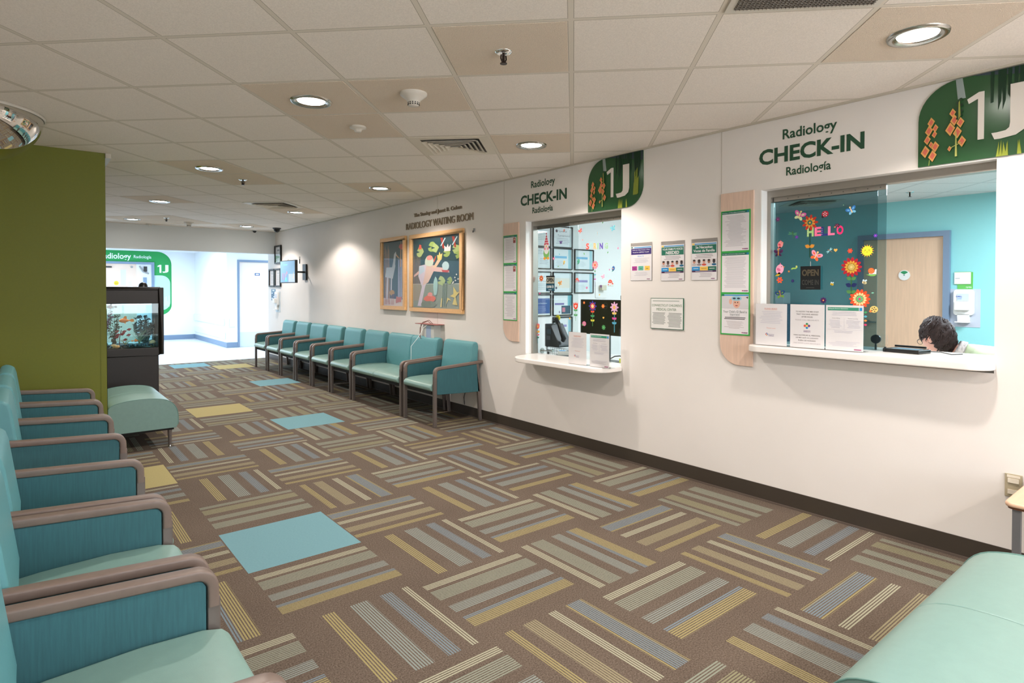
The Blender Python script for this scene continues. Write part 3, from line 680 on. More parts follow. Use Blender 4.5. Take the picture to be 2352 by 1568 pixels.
def detector(x, y, lab, s=1, tall=1, z=None):
    t = thing('smoke_detector', lab, 'smoke detector', (x, y, z or CZ-.002))
    if x < 4: coarse_tile(x, y)
    s_ = s
    MB().lathe([(.078*s_, 0), (.078*s_, -.010), (.062*s_, -.020*tall-.004), (.042*s_, -.038*tall), (.034*s_, -.055*tall), (.030*s_, -.072*tall), (.0, -.074*tall)], (0, 0, 0), offwhite_m, 32).build('body', t)
    if tall > .8:
        o = MB()
        for k in range(14):
            a = 2*PI*k/14
            for zz in (-.056, -.066):
                o.cyl((.0305*s_*math.cos(a), .0305*s_*math.sin(a), zz), (.0345*s_*math.cos(a), .0345*s_*math.sin(a), zz), .0038, black_m, n=8)
        o.build('vent_slots', t)
    return t
detector(1.744, 3.07, 'large cone shaped smoke detector between the downlights nearest the camera')
detector(1.80, 3.94, 'small shallow white ceiling detector behind the large smoke detector', .72, .5)
detector(2.14, 11.33, 'cone shaped smoke detector near the far bulkhead')
detector(1.68, 12.08, 'flat white detector at the edge of the far bulkhead', .8, .4)
detector(6.35, 3.35, 'smoke detector on the office ceiling seen through tinted glass', 1, 1, CZ)
def diffuser(x, y, lab, z=CZ, mt=None):
    c = cell_center(x, y) if z == CZ and x < 4 else Vector((x, y))
    t = thing('air_diffuser', lab, 'air vent', (c.x, c.y, z-.001), CROT)
    mt = mt or mat('diffuser_white', (222, 212, 196), .45)
    o = MB(); 
    for (a, b) in ((.295, .225),):
        for q in range(4):
            M = Matrix.Rotation(PI/2*q, 4, 'Z'); o.M = M; o.add([(-a, a, -.004), (a, a, -.004), (b, b, -.004), (-b, b, -.004), (-a, a, 0), (a, a, 0), (b, b, 0), (-b, b, 0)], [(0, 1, 2, 3), (3, 2, 6, 7), (0, 4, 5, 1)], mt)
    o.M = Matrix(); o.build('frame', t)
    MB().box((-.226, -.226, -.0005), (.226, .226, .0), black_m).build('throat', t)
    for k, a in enumerate((.215, .178, .141, .104, .067)):
        o = MB()
        for q in range(4):
            o.M = Matrix.Rotation(PI/2*q, 4, 'Z'); b = a-.027
            o.add([(-a, a, -.019), (a, a, -.019), (b, b, -.002), (-b, b, -.002), (-a, a, -.017), (a, a, -.017), (b, b, -.0), (-b, b, -.0)], [(0, 1, 2, 3), (4, 7, 6, 5), (0, 4, 5, 1)], mt)
        o.M = Matrix(); o.build('louver', t)
    MB().box((-.028, -.028, -.018), (.028, .028, -.016), mt).build('centre_plate', t); return t
diffuser(2.63, 4.0, 'square louvred air diffuser in the ceiling before the small check-in window')
diffuser(2.59, 8.30, 'square louvred air diffuser in the ceiling above the far chairs')
diffuser(7.92, 3.66, 'square louvred air diffuser in the office ceiling behind the tinted glass')
c = cell_center(2.42, .95)
t = thing('return_grille', 'dark egg-crate return air grille at the top edge of the photo', 'air vent', (c.x, c.y, CZ-.001), CROT)
o = MB().box((-.295, -.295, -.006), (.295, -.265, 0), offwhite_m).box((-.295, .265, -.006), (.295, .295, 0), offwhite_m).box((-.295, -.265, -.006), (-.265, .265, 0), offwhite_m).box((.265, -.265, -.006), (.295, .265, 0), offwhite_m); o.build('frame', t)
o = MB(); cr_ = mat('grille_grey', (132, 124, 114), .6)
for k in range(36):
    u = -.265+.53*(k+.5)/36; o.box((u-.0012, -.265, -.012), (u+.0012, .265, -.001), cr_).box((-.265, u-.0012, -.012), (.265, u+.0012, -.001), cr_)
o.build('grille', t); MB().box((-.265, -.265, -.001), (.265, .265, -.0002), black_m).build('throat', t)
# security mirror, half dome against the left wall
t = thing('dome_mirror', 'half dome security mirror hanging from the ceiling at the left edge', 'mirror', (-.347, 5.13, CZ-.005))
pr = [(.45*math.cos(a), -.33*math.sin(a)) for a in (PI/2*i/14 for i in range(15))]
MB().lathe(pr, (0, 0, 0), mat('mirror_dome', (215, 212, 206), .04, 1), 48, -PI/2, PI/2).build('mirror_shell', t)
MB().lathe([(.452, .004), (.460, .004), (.460, -.014), (.452, -.014)], (0, 0, 0), offwhite_m, 48, -PI/2, PI/2).build('rim', t)
# dome cameras
for (x, y, s, lab) in ((3.60, 11.37, 1, 'black dome security camera on the ceiling beside the white wall'), (3.40, 12.05, .62, 'tiny dome camera on the ceiling at the bulkhead corner')):
    t = thing('dome_camera', lab, 'security camera', (x, y, CZ)); t.scale = (s, s, s)
    MB().lathe([(.075, 0), (.075, -.012), (.06, -.022), (.0, -.022)], (0, 0, 0), white_m if s < 1 else darkg_m, 28).build('base', t)
    MB().lathe([(.056*math.cos(a), -.022-.062*math.sin(a)) for a in (PI/2*i/8 for i in range(9))], (0, 0, 0), black_m, 28).build('dome', t)

# ================================================================ WALL THINGS, far to near
def frame_pic(name, u0, v0, u1, v1, M, fw, d, fm, lab, cat, draw, group=None, gl=True, mt_bg=None):
    t = thing(name, lab, cat, group=group); t.matrix_world = M @ Matrix.Translation((u0, v0, 0)); t.matrix_basis = t.matrix_world
    W, H = u1-u0, v1-v0
    MB().box((0, 0, 0), (W, fw, d), fm).box((0, H-fw, 0), (W, H, d), fm).box((0, fw, 0), (fw, H-fw, d), fm).box((W-fw, fw, 0), (W, H-fw, d), fm).build('frame', t, bevel=min(.003, fw*.2))
    p = MB(); p.rect(fw, fw, W-fw, H-fw, d*.2, mt_bg or paper_m, .002); draw(p, fw, fw, W-fw, H-fw, d*.2+.002); p.build('picture', t)
    if gl: MB().box((fw, fw, d*.62), (W-fw, H-fw, d*.68), glass('picture_glass', (.985, .99, .99), .01, .045)).build('glazing', t)
    return t
def draw_doc(head=None, colr=(170, 175, 182), n=9, seed=1):
    def f(p, x0, y0, x1, y1, w):
        W, H = x1-x0, y1-y0
        if head: p.rect(x0+W*.3, y0+H*.72, x0+W*.7, y0+H*.84, w, flat(head))
        p.lines(x0+W*.14, y0+H*.12, x1-W*.14, y0+H*.66, n, w, flat(colr), seed=seed)
    return f
WM = wallf(0, 0)      # u = -Y
def wp(name, Ya, za, Yb, zb, fw, d, fm, lab, cat, draw, **k): return frame_pic(name, -Ya, za, -Yb, zb, WM, fw, d, fm, lab, cat, draw, **k)
wp('framed_certificate', 12.24, 1.915, 11.87, 2.275, .028, .03, black_m, 'upper framed certificate in black beside the bulkhead, alone above the pair', 'picture', draw_doc((120, 128, 134), (170, 186, 180)))
wp('framed_certificate', 12.60, 1.465, 12.27, 1.825, .028, .03, black_m, 'lower left framed certificate in black nearest the hallway', 'picture', draw_doc((190, 196, 205), seed=2))
wp('framed_certificate', 12.23, 1.465, 11.90, 1.825, .028, .03, black_m, 'lower right framed certificate in black next to the television', 'picture', draw_doc((190, 196, 205), seed=3))
q = MB(wallf(12.52, 1.195)).rect(0, 0, .27, .225, 0, flat((122, 150, 172)), .003).rect(.08, .19, .2, .21, .003, flat((225, 235, 240)))
for i in range(8): q.rect(.02+.11*(i % 2), .03+.035*(i//2), .10+.11*(i % 2), .05+.035*(i//2), .003, flat((66, 98, 130) if i % 3 else (200, 214, 224)))
tag(q.build('notice'), 'small blue grey notice with a grid of boxes under the framed certificates', 'notice')
t = thing('sanitizer_dispenser', 'white hand sanitizer dispenser on a white backplate near the hallway corner', 'dispenser', (WX, 12.10, .98))
def dispenser(t, M, s=1, pl=mat('plate_grey', (188, 194, 208), .45)):
    MB(M).rect(-.155*s, 0, .155*s, .45*s, 0, pl, .004).build('backplate', t)
    MB(M).prism(rrect(-.10*s, .14*s, .10*s, .445*s, .035*s), .004, .05*s, white_m).build('housing', t, bevel=.006)
    MB(M).prism(rrect(-.08*s, .20*s, .065*s, .30*s, .01*s), .05*s, .10*s, white_m).build('cover', t, bevel=.006)
    MB(M).prism(rrect(-.06*s, .31*s, .055*s, .395*s, .006), .05*s, .056*s, mat('cartridge_window', (205, 214, 232), .2)).build('cartridge_window', t)
    MB(M).prism([(-.055*s, .06*s), (.055*s, .06*s), (.06*s, .15*s), (-.06*s, .15*s)], .004, .05*s, white_m).box((-.075*s, .055*s, .004), (.06*s, .066*s, .09*s), white_m).build('drip_tray', t)
dispenser(t, Matrix.Identity(4) @ fr((0, 0, -.01), (0, -1, 0), (0, 0, 1)), .9, mat('plate_pale', (205, 220, 228), .5))
# television
t = thing('television', 'flat television on a wall arm near the far corner showing a pale blue screen', 'television', (3.50, 10.50, 1.72), math.radians(2.5))
TM = fr((0, 0, 0), (0, -1, 0), (0, 0, 1))
MB(TM).prism(rrect(-.335, -.195, .335, .195, .008), -.045, 0, black_m).build('case', t, bevel=.004)
scr = MB(TM); tvm = mat('tv_screen', (140, 188, 226), .25, emit=.30); tvp = mat('tv_screen_pink', (236, 130, 150), .25, emit=.7); tvd = mat('tv_screen_violet', (110, 120, 190), .25, emit=.7); tvw = mat('tv_screen_white', (205, 222, 240), .25, emit=.3); tvc = mat('tv_screen_cyan', (90, 200, 240), .25, emit=.8)
scr.rect(-.322, -.18, .322, .182, .0005, tvm, .0008).rect(.05, -.18, .322, -.04, .0014, tvw).rect(-.1, -.165, -.03, -.10, .0014, tvc).rect(-.18, .11, .0, .13, .0014, mat('tv_screen_teal', (120, 200, 220), .25, emit=.8))
for k in range(5): scr.prism([(-.25+.035*k, -.14), (-.24+.035*k, -.14), (-.225+.035*k, -.02-.02*(k % 2)), (-.235+.035*k, -.02-.02*(k % 2))], .0014, .002, tvd if k % 2 else tvp)
scr.prism([(-.06, -.08), (-.03, .01), (-.02, .01), (.0, -.05), (-.03, -.02)], .0014, .002, tvp).prism([(.25, -.12), (.27, .0), (.29, -.12)], .0014, .002, mat('tv_screen_tan', (224, 196, 150), .25, emit=.7)); scr.build('screen', t)
MB().cyl((.045, 0, 0), (.32, .06, 0), .016, black_m).box((.045, -.1, -.1), (.06, .1, .1), black_m).build('wall_arm', t)
MB().box((.32, .0, -.14), (.348, .14, .14), black_m).build('wall_bracket', t)
MB().cyl((.08, -.33, .13), (.08, -.33, .21), .008, black_m).cyl((.08, -.33, .21), (.08, -.33, .25), .012, white_m).build('antenna', t)
MB().tube([(.02, .06, .195), (.02, .0, .215), (.02, -.08, .195)], .006, white_m).build('cable', t)

# framed collage art (two pictures)
AT = (44, 78, 84)
def blob(cx, cy, rx, ry, n=9, j=.25, seed=0, rot=0):
    R = random.Random(seed); c, s_ = math.cos(rot), math.sin(rot); out = []
    for i in range(n):
        a = 2*PI*i/n; k = 1+R.uniform(-j, j); x, y = rx*k*math.cos(a), ry*k*math.sin(a); out.append((cx+x*c-y*s_, cy+x*s_+y*c))
    return out
def art_big(p, x0, y0, x1, y1, w):
    W, H = x1-x0, y1-y0; Z = [w]
    def P(pts, c): Z[0] += .00012; p.prism([(x0+a*W, y0+b*H) for a, b in pts], Z[0]-.0004, Z[0], flat(c))
    P([(0, 0), (1, 0), (1, .34), (0, .34)], (150, 158, 136)); P([(0, .335), (1, .335), (1, .342), (0, .342)], (210, 214, 205))
    for k in range(7): P([(.02+.022*k, .1), (.028+.022*k, .1), (.026+.022*k, .75-.05*(k % 3)), (.022+.022*k, .75)], (196, 148, 98))
    P([(.10, .02), (.18, .02), (.27, .30), (.42, .55), (.44, .62), (.30, .62), (.14, .60), (.12, .45), (.20, .30)], (222, 206, 216))
    P([(.22, .32), (.34, .36), (.46, .52), (.50, .60), (.30, .60)], (230, 196, 178)); P([(.12, .46), (.26, .52), (.24, .60), (.14, .59)], (196, 212, 222))
    P([(.02, .44), (.14, .49), (.13, .53), (.02, .47)], (232, 186, 170)); P([(.40, .52), (.62, .50), (.78, .49), (.76, .52), (.64, .56), (.44, .58)], (232, 190, 180))
    P([(.44, .56), (.50, .56), (.62, .68), (.56, .70)], (238, 200, 158)); P([(.54, .67), (.62, .67), (.64, .76), (.60, .74), (.58, .78), (.56, .73), (.53, .74)], (246, 208, 122))
    P(blob(.36, .66, .10, .075, 12, .08, 3), (212, 222, 200)); P(blob(.37, .71, .07, .035, 9, .1, 4), (238, 152, 142)); P([(.45, .66), (.50, .73), (.51, .72), (.47, .64)], (222, 92, 66))
    P(blob(.70, .58, .07, .06, 11, .06, 5), (190, 214, 214)); P([(.62, .53), (.78, .52), (.74, .49), (.64, .50)], (200, 66, 58))
    for i, (a, b, s_) in enumerate(((.16, .80, .075), (.42, .86, .08), (.49, .84, .07), (.72, .75, .065), (.90, .80, .07), (.94, .72, .055), (.62, .38, .075), (.78, .38, .055))):
        P(blob(a, b, s_, s_*.9, 10, .18, i+20), (156, 178, 96) if i % 2 else (176, 192, 122)); P([(a, b), (a-s_*1.1, b-s_*.2), (a-s_*1.1, b+s_*.35)], AT)
    P([(.13, .84), (.20, .84), (.19, .90), (.15, .91)], (226, 92, 72)); P([(.68, .78), (.80, .78), (.81, .87), (.77, .83), (.75, .88), (.72, .83), (.68, .86)], (240, 222, 222))
    for a in (.60, .83): P([(a, .97), (a+.05, .97), (a+.08, .82), (a+.05, .82)], (176, 60, 44)); P([(a, .86), (a+.02, .855), (a+.11, .96), (a+.09, .965)], (190, 214, 220))
    for k in range(3): P([(.64+.035*k, .02), (.648+.035*k, .02), (.66+.035*k, .35), (.652+.035*k, .35)], (98, 122, 84))
    P(blob(.38, .13, .13, .055, 11, .12, 9), (240, 116, 78)); P([(.30, .08), (.33, .04), (.36, .08)], (240, 116, 78)); P(blob(.38, .19, .06, .03, 8, .2, 12), (244, 156, 140)); P(blob(.36, .05, .16, .05, 10, .15, 10), (132, 138, 108))
    P(blob(.50, .30, .05, .13, 12, .12, 13), (168, 204, 196)); P([(.84, .06), (.94, .05), (.90, .16), (.99, .24), (.93, .22), (.86, .30), (.86, .20), (.79, .17), (.88, .15)], (236, 212, 108))
    P([(.72, .06), (.76, .12), (.82, .11), (.78, .14), (.74, .15)], (238, 214, 120)); P([(.60, .02), (.62, .14), (.64, .14), (.63, .02)], (238, 214, 130))
    for i, (a, b) in enumerate(((.86, .36), (.90, .38), (.95, .40), (.89, .42), (.92, .46), (.85, .35))): P(blob(a, b, .014, .011, 8, .05, i), (236, 232, 220))
def art_small(p, x0, y0, x1, y1, w):
    W, H = x1-x0, y1-y0; Z = [w]
    def P(pts, c): Z[0] += .00012; p.prism([(x0+a*W, y0+b*H) for a, b in pts], Z[0]-.0004, Z[0], flat(c))
    P([(0, 0), (1, 0), (1, .10), (0, .12)], (232, 214, 204))
    for k in range(5): P([(.06+.05*k, .05), (.09+.05*k, .05), (.08+.05*k, .96-.1*(k % 3)), (.06+.05*k, .9)], (178, 128, 96) if k % 2 else (206, 160, 120))
    P([(.08, .45), (.45, .42), (.58, .62), (.50, .72), (.42, .60), (.14, .60)], (206, 212, 216)); P([(.44, .60), (.52, .80), (.60, .84), (.62, .80), (.75, .72), (.60, .78), (.56, .62)], (210, 216, 220)); P([(.62, .80), (.80, .72), (.64, .76)], (226, 170, 110))
    P([(.12, .10), (.20, .10), (.24, .45), (.16, .45)], (214, 206, 210)); P([(.34, .20), (.40, .20), (.42, .45), (.36, .45)], (214, 206, 210))
    for k in range(4): P([(.70+.07*k, .12), (.75+.07*k, .1), (.75+.07*k, .70), (.72+.07*k, .72)], (196, 194, 220)); 
    P([(.80, .6), (.85, .6), (.87, .98), (.83, .98)], (196, 148, 104)); P(blob(.85, .90, .10, .05, 8, .3, 3), (214, 96, 76))
    P(blob(.42, .20, .12, .045, 10, .1, 5), (200, 148, 66)); P(blob(.50, .15, .14, .035, 9, .2, 6), (54, 58, 82)); P(blob(.72, .10, .16, .05, 9, .35, 8), (216, 110, 92))
    for i in range(12): R = random.Random(i); a = R.random(); P([(a*.5, .02), (a*.5+.02, .02), (a*.5+.015, .12+R.random()*.1)], (198, 108, 84))
wp('framed_artwork', 6.825, 1.14, 5.633, 2.108, .052, .04, frame_m, 'large beech-framed collage with water lilies and turtles, under the waiting room lettering', 'picture', art_big, mt_bg=flat(AT))
wp('framed_artwork', 7.64, 1.145, 6.95, 2.113, .052, .04, frame_m, 'narrower beech-framed collage with a white wading bird, left of the large collage', 'picture', art_small, mt_bg=flat(AT))
# bronze lettering
bz = mat('bronze_letters', (138, 122, 100), .5, .1)
def raised(txt, Ya, z0, Yb, z1, mt, lab, bold=0, d=.012):
    vs, fs = text_tris(txt, bold); W = Ya-Yb; t = thing('lettering', lab, 'lettering', (WX, Ya, z0))
    iv = sorted((min(vs[i][0] for i in f), max(vs[i][0] for i in f)) for f in fs); mg = [list(iv[0])]
    for a, b in iv[1:]:
        if a <= mg[-1][1]+1e-5: mg[-1][1] = max(mg[-1][1], b)
        else: mg.append([a, b])
    nw = len(txt.split()); gaps = sorted(range(len(mg)-1), key=lambda k: mg[k][1]-mg[k+1][0])[:nw-1]
    cuts = sorted((mg[k][1]+mg[k+1][0])/2 for k in gaps)+[2]; lo = -1
    for cut, wd in zip(cuts, txt.split()):
        o = MB(fr((0, 0, 0), (0, -1, 0), (0, 0, 1))); sub = [f for f in fs if lo < sum(vs[i][0] for i in f)/len(f) < cut]; lo = cut
        a = [(W*x, (z1-z0)*y) for x, y in vs]; ed = {(f[i], f[(i+1) % len(f)]) for f in sub for i in range(len(f))}
        o.add([(x, y, d) for x, y in a], sub, mt); n = len(a)
        o.add([(x, y, d) for x, y in a]+[(x, y, 0) for x, y in a], [(i, i+n, j+n, j) for (i, j) in ed if (j, i) not in ed], mt)
        b = o.build('word', t); bm = bmesh.new(); bm.from_mesh(b.data); bmesh.ops.delete(bm, geom=[v for v in bm.verts if not v.link_faces], context='VERTS'); bm.to_mesh(b.data); bm.free()
raised('RADIOLOGY WAITING ROOM', 6.96, 2.185, 5.455, 2.268, bz, 'large raised bronze letters reading RADIOLOGY WAITING ROOM above the big collage', .0)
raised('The Stanley and Janet B. Cohen', 6.757, 2.318, 5.68, 2.378, bz, 'small raised bronze letters of a donor line above RADIOLOGY WAITING ROOM', .008)
tag(MB(wallf(5.44, 2.055)).rect(-.012, .0, .012, .035, 0, greyp_m, .01).cyl((0, -.012, .02), (0, .01, .02), .006, darkg_m).build('wall_hook'), 'tiny metal hook high on the wall right of the large collage', 'hook')
# power shelf
t = thing('charging_station', 'small grey box under a reddish shelf with charging cables, on the wall above the chairs', 'charging station', (WX, 6.22, .80))
SM = fr((0, 0, 0), (0, -1, 0), (0, 0, 1))
MB(SM).box((-.32, .195, .0), (.17, .203, .12), mat('reddish_shelf', (150, 84, 78), .4)).build('shelf', t, bevel=.003)
MB(SM).box((-.13, -.08, .0), (.08, .19, .095), mat('station_grey', (196, 196, 190), .45)).box((-.09, -.07, .095), (.02, .18, .097), mat('station_blue', (150, 165, 190), .4)).build('housing', t, bevel=.004)
MB(SM).tube([(.0, .205, .06), (-.08, .245, .06), (-.16, .22, .10), (-.2, .15, .115), (-.2, .06, .12), (-.21, .04, .12)], .004, mat('brown_cable', (120, 82, 74), .5)).tube([(-.02, .205, .07), (-.10, .235, .07), (-.18, .2, .115), (-.185, .06, .125), (-.18, .02, .12)], .004, mat('brown_cable', (120, 82, 74), .5)).build('cable', t)
MB(SM).tube([(-.04, .20, .10), (-.06, .16, .15), (-.05, .06, .22), (-.015, -.05, .345), (.005, -.16, .355), (.01, -.26, .365)], .0022, white_m).cyl((.01, -.26, .365), (.012, -.30, .367), .006, white_m).build('white_cable', t)
tag(MB(SM @ Matrix.Identity(4)).tube([(0, 0, 0), (.02, -.08, .0), (-.01, -.16, .003), (.0, -.24, .0)], .004, black_m).build('power_cord'), 'thin black cord hanging on the wall behind the nearest wall armchair', 'cord').location = (WX-.008, 5.62, .36)

# check-in signs: white header lettering
dg = mat('sign_dark_green', (30, 74, 50), .5)
def flat_text(txt, Ya, z0, Yb, z1, lab, bold):
    o = MB(wallf(0, 0)); o.text(txt, -Ya, z0, -Yb, z1, .0015, dg, bold); return tag(o.build('wall_lettering'), lab, 'lettering')
flat_text('Radiology', 4.483, 2.385, 4.141, 2.472, 'green word Radiology above CHECK-IN at the small window', .02)
flat_text('CHECK-IN', 4.643, 2.245, 3.983, 2.348, 'large green CHECK-IN over the small window', .034)
flat_text('Radiología', 4.463, 2.14, 4.17, 2.215, 'green Spanish word Radiología under CHECK-IN at the small window', .02)
flat_text('Radiology', 1.967, 2.375, 1.628, 2.460, 'green word Radiology above CHECK-IN at the large window', .02)
flat_text('CHECK-IN', 2.128, 2.248, 1.473, 2.352, 'large green CHECK-IN over the large window', .034)
flat_text('Radiología', 1.942, 2.14, 1.662, 2.212, 'green Spanish word Radiología under CHECK-IN at the large window', .02)
def sign1J(Yl, lab):
    t = thing('room_sign', lab, 'sign', (WX, Yl, 2.093))
    M = fr((0, 0, 0), (0, -1, 0), (0, 0, 1)); W, H = .604, .437
    MB(M).prism(rrect(0, 0, W, H, (0, .17, 0, .19), 10), 0, .008, mat('sign_green', (40, 84, 48), .22)).build('plate', t)
    g = MB(M); z = .0085
    def P(pts, c): nonlocal z; z += .00015; g.prism(pts, z-.0004, z, flat(c))
    P([(.17, .437), (.20, .437), (.215, .33), (.18, .33)], (150, 162, 158)); 
    P([(.24, .437), (.604, .437), (.604, .36), (.42, .40)], (58, 70, 78))
    R = random.Random(4)
    for k in range(16):
        x = .30+R.random()*.29; P([(x, .22+R.random()*.14), (x+.012, .28), (x+.016, .436), (x, .436)], (24, 54, 34))
    for k in range(9):
        x = .34+R.random()*.10; P([(x, .0), (x+.012, .0), (x+.012-.01*R.random(), .05+R.random()*.04)], (150, 162, 52))
    for k in range(8):
        x = .50+R.random()*.06; h = .20+R.random()*.12; P([(x, .09), (x+.014, .10), (x+.02, h), (x+.008, h-.02)], (128, 140, 44))
    OR, RD = (214, 158, 88), (208, 104, 84)
    def dia(cx, cy, s, tl=.0):
        a = .62*s; pts = [(0, s), (a, tl*s), (0, -s), (-a, -tl*s)]
        P([(cx+x, cy+y) for x, y in pts], OR); P([(cx+x*.62, cy+y*.62) for x, y in pts], RD)
    for cx, cy, s in ((.062, .232, .028), (.052, .188, .030), (.082, .198, .022), (.078, .165, .020), (.045, .140, .026), (.062, .112, .018), (.082, .098, .030), (.036, .078, .034), (.070, .050, .032)): dia(cx, cy, s, .15)
    P([(.052, 0), (.055, 0), (.058, .03), (.055, .03)], (160, 170, 80))
    for cx, cy, s in ((.160, .262, .024), (.168, .222, .030), (.150, .178, .036), (.195, .205, .028), (.182, .155, .032), (.202, .105, .030), (.148, .075, .015)): dia(cx, cy, s, .1)
    P([(.172, .03), (.182, .03), (.178, .16), (.174, .16)], (176, 178, 96)); P([(.148, .075), (.149, .079), (.20, .102), (.20, .098)], (176, 178, 96))
    for cx, cy in ((.196, .325), (.184, .31), (.198, .295), (.182, .28), (.198, .265), (.196, .245), (.184, .228)): z += .00015; g.disc(cx, cy, .008, z-.0003, flat((30, 58, 36)), .0004, n=10)
    P([(.186, .31), (.192, .32), (.196, .24), (.186, .22)], (150, 150, 70))
    g.build('painted_motif', t)
    l = MB(M); l.prism([(.268, .10), (.294, .10), (.294, .345), (.272, .345), (.222, .318), (.229, .294), (.268, .312)], .0085, .0135, flat((222, 214, 204))); l.text('J', .325, .088, .468, .352, .0135, flat((222, 214, 204)), .015); l.build('numerals', t)
sign1J(3.709, 'dark green 1J sign with orange diamond flowers beside the small check-in window')
sign1J(1.196, 'dark green 1J sign with orange diamond flowers above the large check-in window')
# maple strips with three notices each
def strip(Yl, Yr, zt, zb, lab, where, kinds):
    t = MB(wallf(0, 0)); W = Yl-Yr
    t.prism(rrect(-Yl, zb, -Yr, zt, (.15, 0, 0, 0), 10), 0, .012, maple_m); tag(t.build('wood_panel', bevel=.0015), lab, 'wall panel')
    h = .277; z = 1.968
    for k, (kind, lb) in enumerate(kinds):
        o = MB(wallf(0, 0, WX, .012)); u0, u1 = -Yl+.006, -Yl+.228; z1 = z-k*.2885; z0 = z1-.289
        o.rect(u0, z0, u1, z1, 0, flat((60, 168, 78)), .003); o.rect(u0+.009, z0+.009, u1-.009, z1-.006, .003, flat((228, 224, 226)), .0006)
        a, b = u0+.009, u1-.009; zz0, zz1 = z0+.009, z1-.006; w_ = .0037
        if kind == 'photo':
            o.rect(a, zz1-.010, b, zz1-.002, w_, flat((40, 140, 200))).rect(a, zz1-.012, a+.02, zz1, w_+.0002, flat((40, 120, 90)))
            o.rect(a, zz1-.098, b, zz1-.012, w_, flat((208, 205, 208)))
            o.disc(a+.115, zz1-.062, .027, w_+.0004, flat((222, 172, 150)), .0005, ry=.034).disc(a+.115, zz1-.028, .040, w_+.0010, flat((150, 196, 208)), .0004, ry=.017).disc(a+.098, zz1-.028, .012, w_+.0015, flat((60, 70, 80)), .0004, ry=.006).disc(a+.130, zz1-.028, .012, w_+.0015, flat((60, 70, 80)), .0004, ry=.006)
            o.disc(a+.105, zz1-.056, .004, w_+.0010, flat((60, 40, 40)), .0003).disc(a+.124, zz1-.056, .004, w_+.0010, flat((60, 40, 40)), .0003).disc(a+.115, zz1-.078, .010, w_+.0010, flat((160, 60, 60)), .0003, ry=.003).disc(a+.07, zz1-.05, .012, w_+.0004, flat((222, 172, 150)), .0004, ry=.02)
            o.prism([(b-.02, zz1-.02), (b-.002, zz1-.014), (b-.006, zz1-.03)], w_+.0004, w_+.0008, flat((80, 66, 50)))
            o.text("Your Child's ID Band is", a+.012, zz0+.145, b-.012, zz0+.162, w_, flat((100, 110, 108)), .01).text('Important!', a+.065, zz0+.125, b-.065, zz0+.142, w_, flat((100, 110, 108)), .01).rect(a+.065, zz0+.123, b-.065, zz0+.1245, w_, flat((100, 110, 108)))
            o.lines(a+.02, zz0+.098, b-.02, zz0+.118, 2, w_, flat((90, 84, 84)), .1, .5).lines(a+.02, zz0+.035, b-.03, zz0+.09, 7, w_, flat((176, 160, 156)), .5, .25, k)
        else:
            o.rect(a, zz1-.017, b, zz1, w_, flat((36, 108, 92))).rect(b-.016, zz1-.015, b-.002, zz1-.002, w_+.0005, flat((40, 128, 158))).text({'rights': 'Patient Notice of Rights', 'advance': 'Your Rights and Protections Against Surprise Bills', 'policy': 'Notice of Nondiscrimination'}[kind], a+.003, zz1-.012, b-.03, zz1-.005, w_+.0008, flat((220, 232, 226)), .01)
            o.lines(a+.015, zz0+.03, b-.018, zz1-.028, 24 if kind != 'advance' else 30, w_, flat((190, 186, 190)), .3 if kind != 'policy' else .55, .34, k+3)
            if lb and 'photo' in lb: o.rect(b-.05, zz1-.075, b-.012, zz1-.022, w_+.0008, flat((150, 80, 78))).disc(b-.031, zz1-.04, .010, w_+.0015, flat((216, 180, 160)), .0003)
        for q, cc in enumerate(((210, 60, 70), (90, 60, 130))): o.rect(b-.05+.006*q, zz0+.008, b-.045+.006*q, zz0+.014, w_, flat(cc))
        o.rect(b-.037, zz0+.007, b-.006, zz0+.014, w_, flat((140, 90, 120))); tag(o.build('posted_notice'), lb, 'notice')
strip(4.91, 4.662, 2.093, .892, 'tall maple panel with a rounded lower corner left of the small window', '', (('rights', 'top green-bordered notice with a small photo on the maple panel by the small window'), ('rights', 'middle green-bordered notice with a small photo on the maple panel by the small window'), ('policy', 'bottom green-bordered notice with ragged lines on the maple panel by the small window')))
strip(2.408, 2.160, 2.093, .893, 'tall maple panel with a rounded lower corner left of the large window', '', (('policy', 'top green-bordered notice, lower third blank, on the maple panel by the large window'), ('advance', 'middle green-bordered notice packed with fine print on the maple panel by the large window'), ('photo', 'green-bordered notice with a photo of a child in blue goggles about the ID band')))
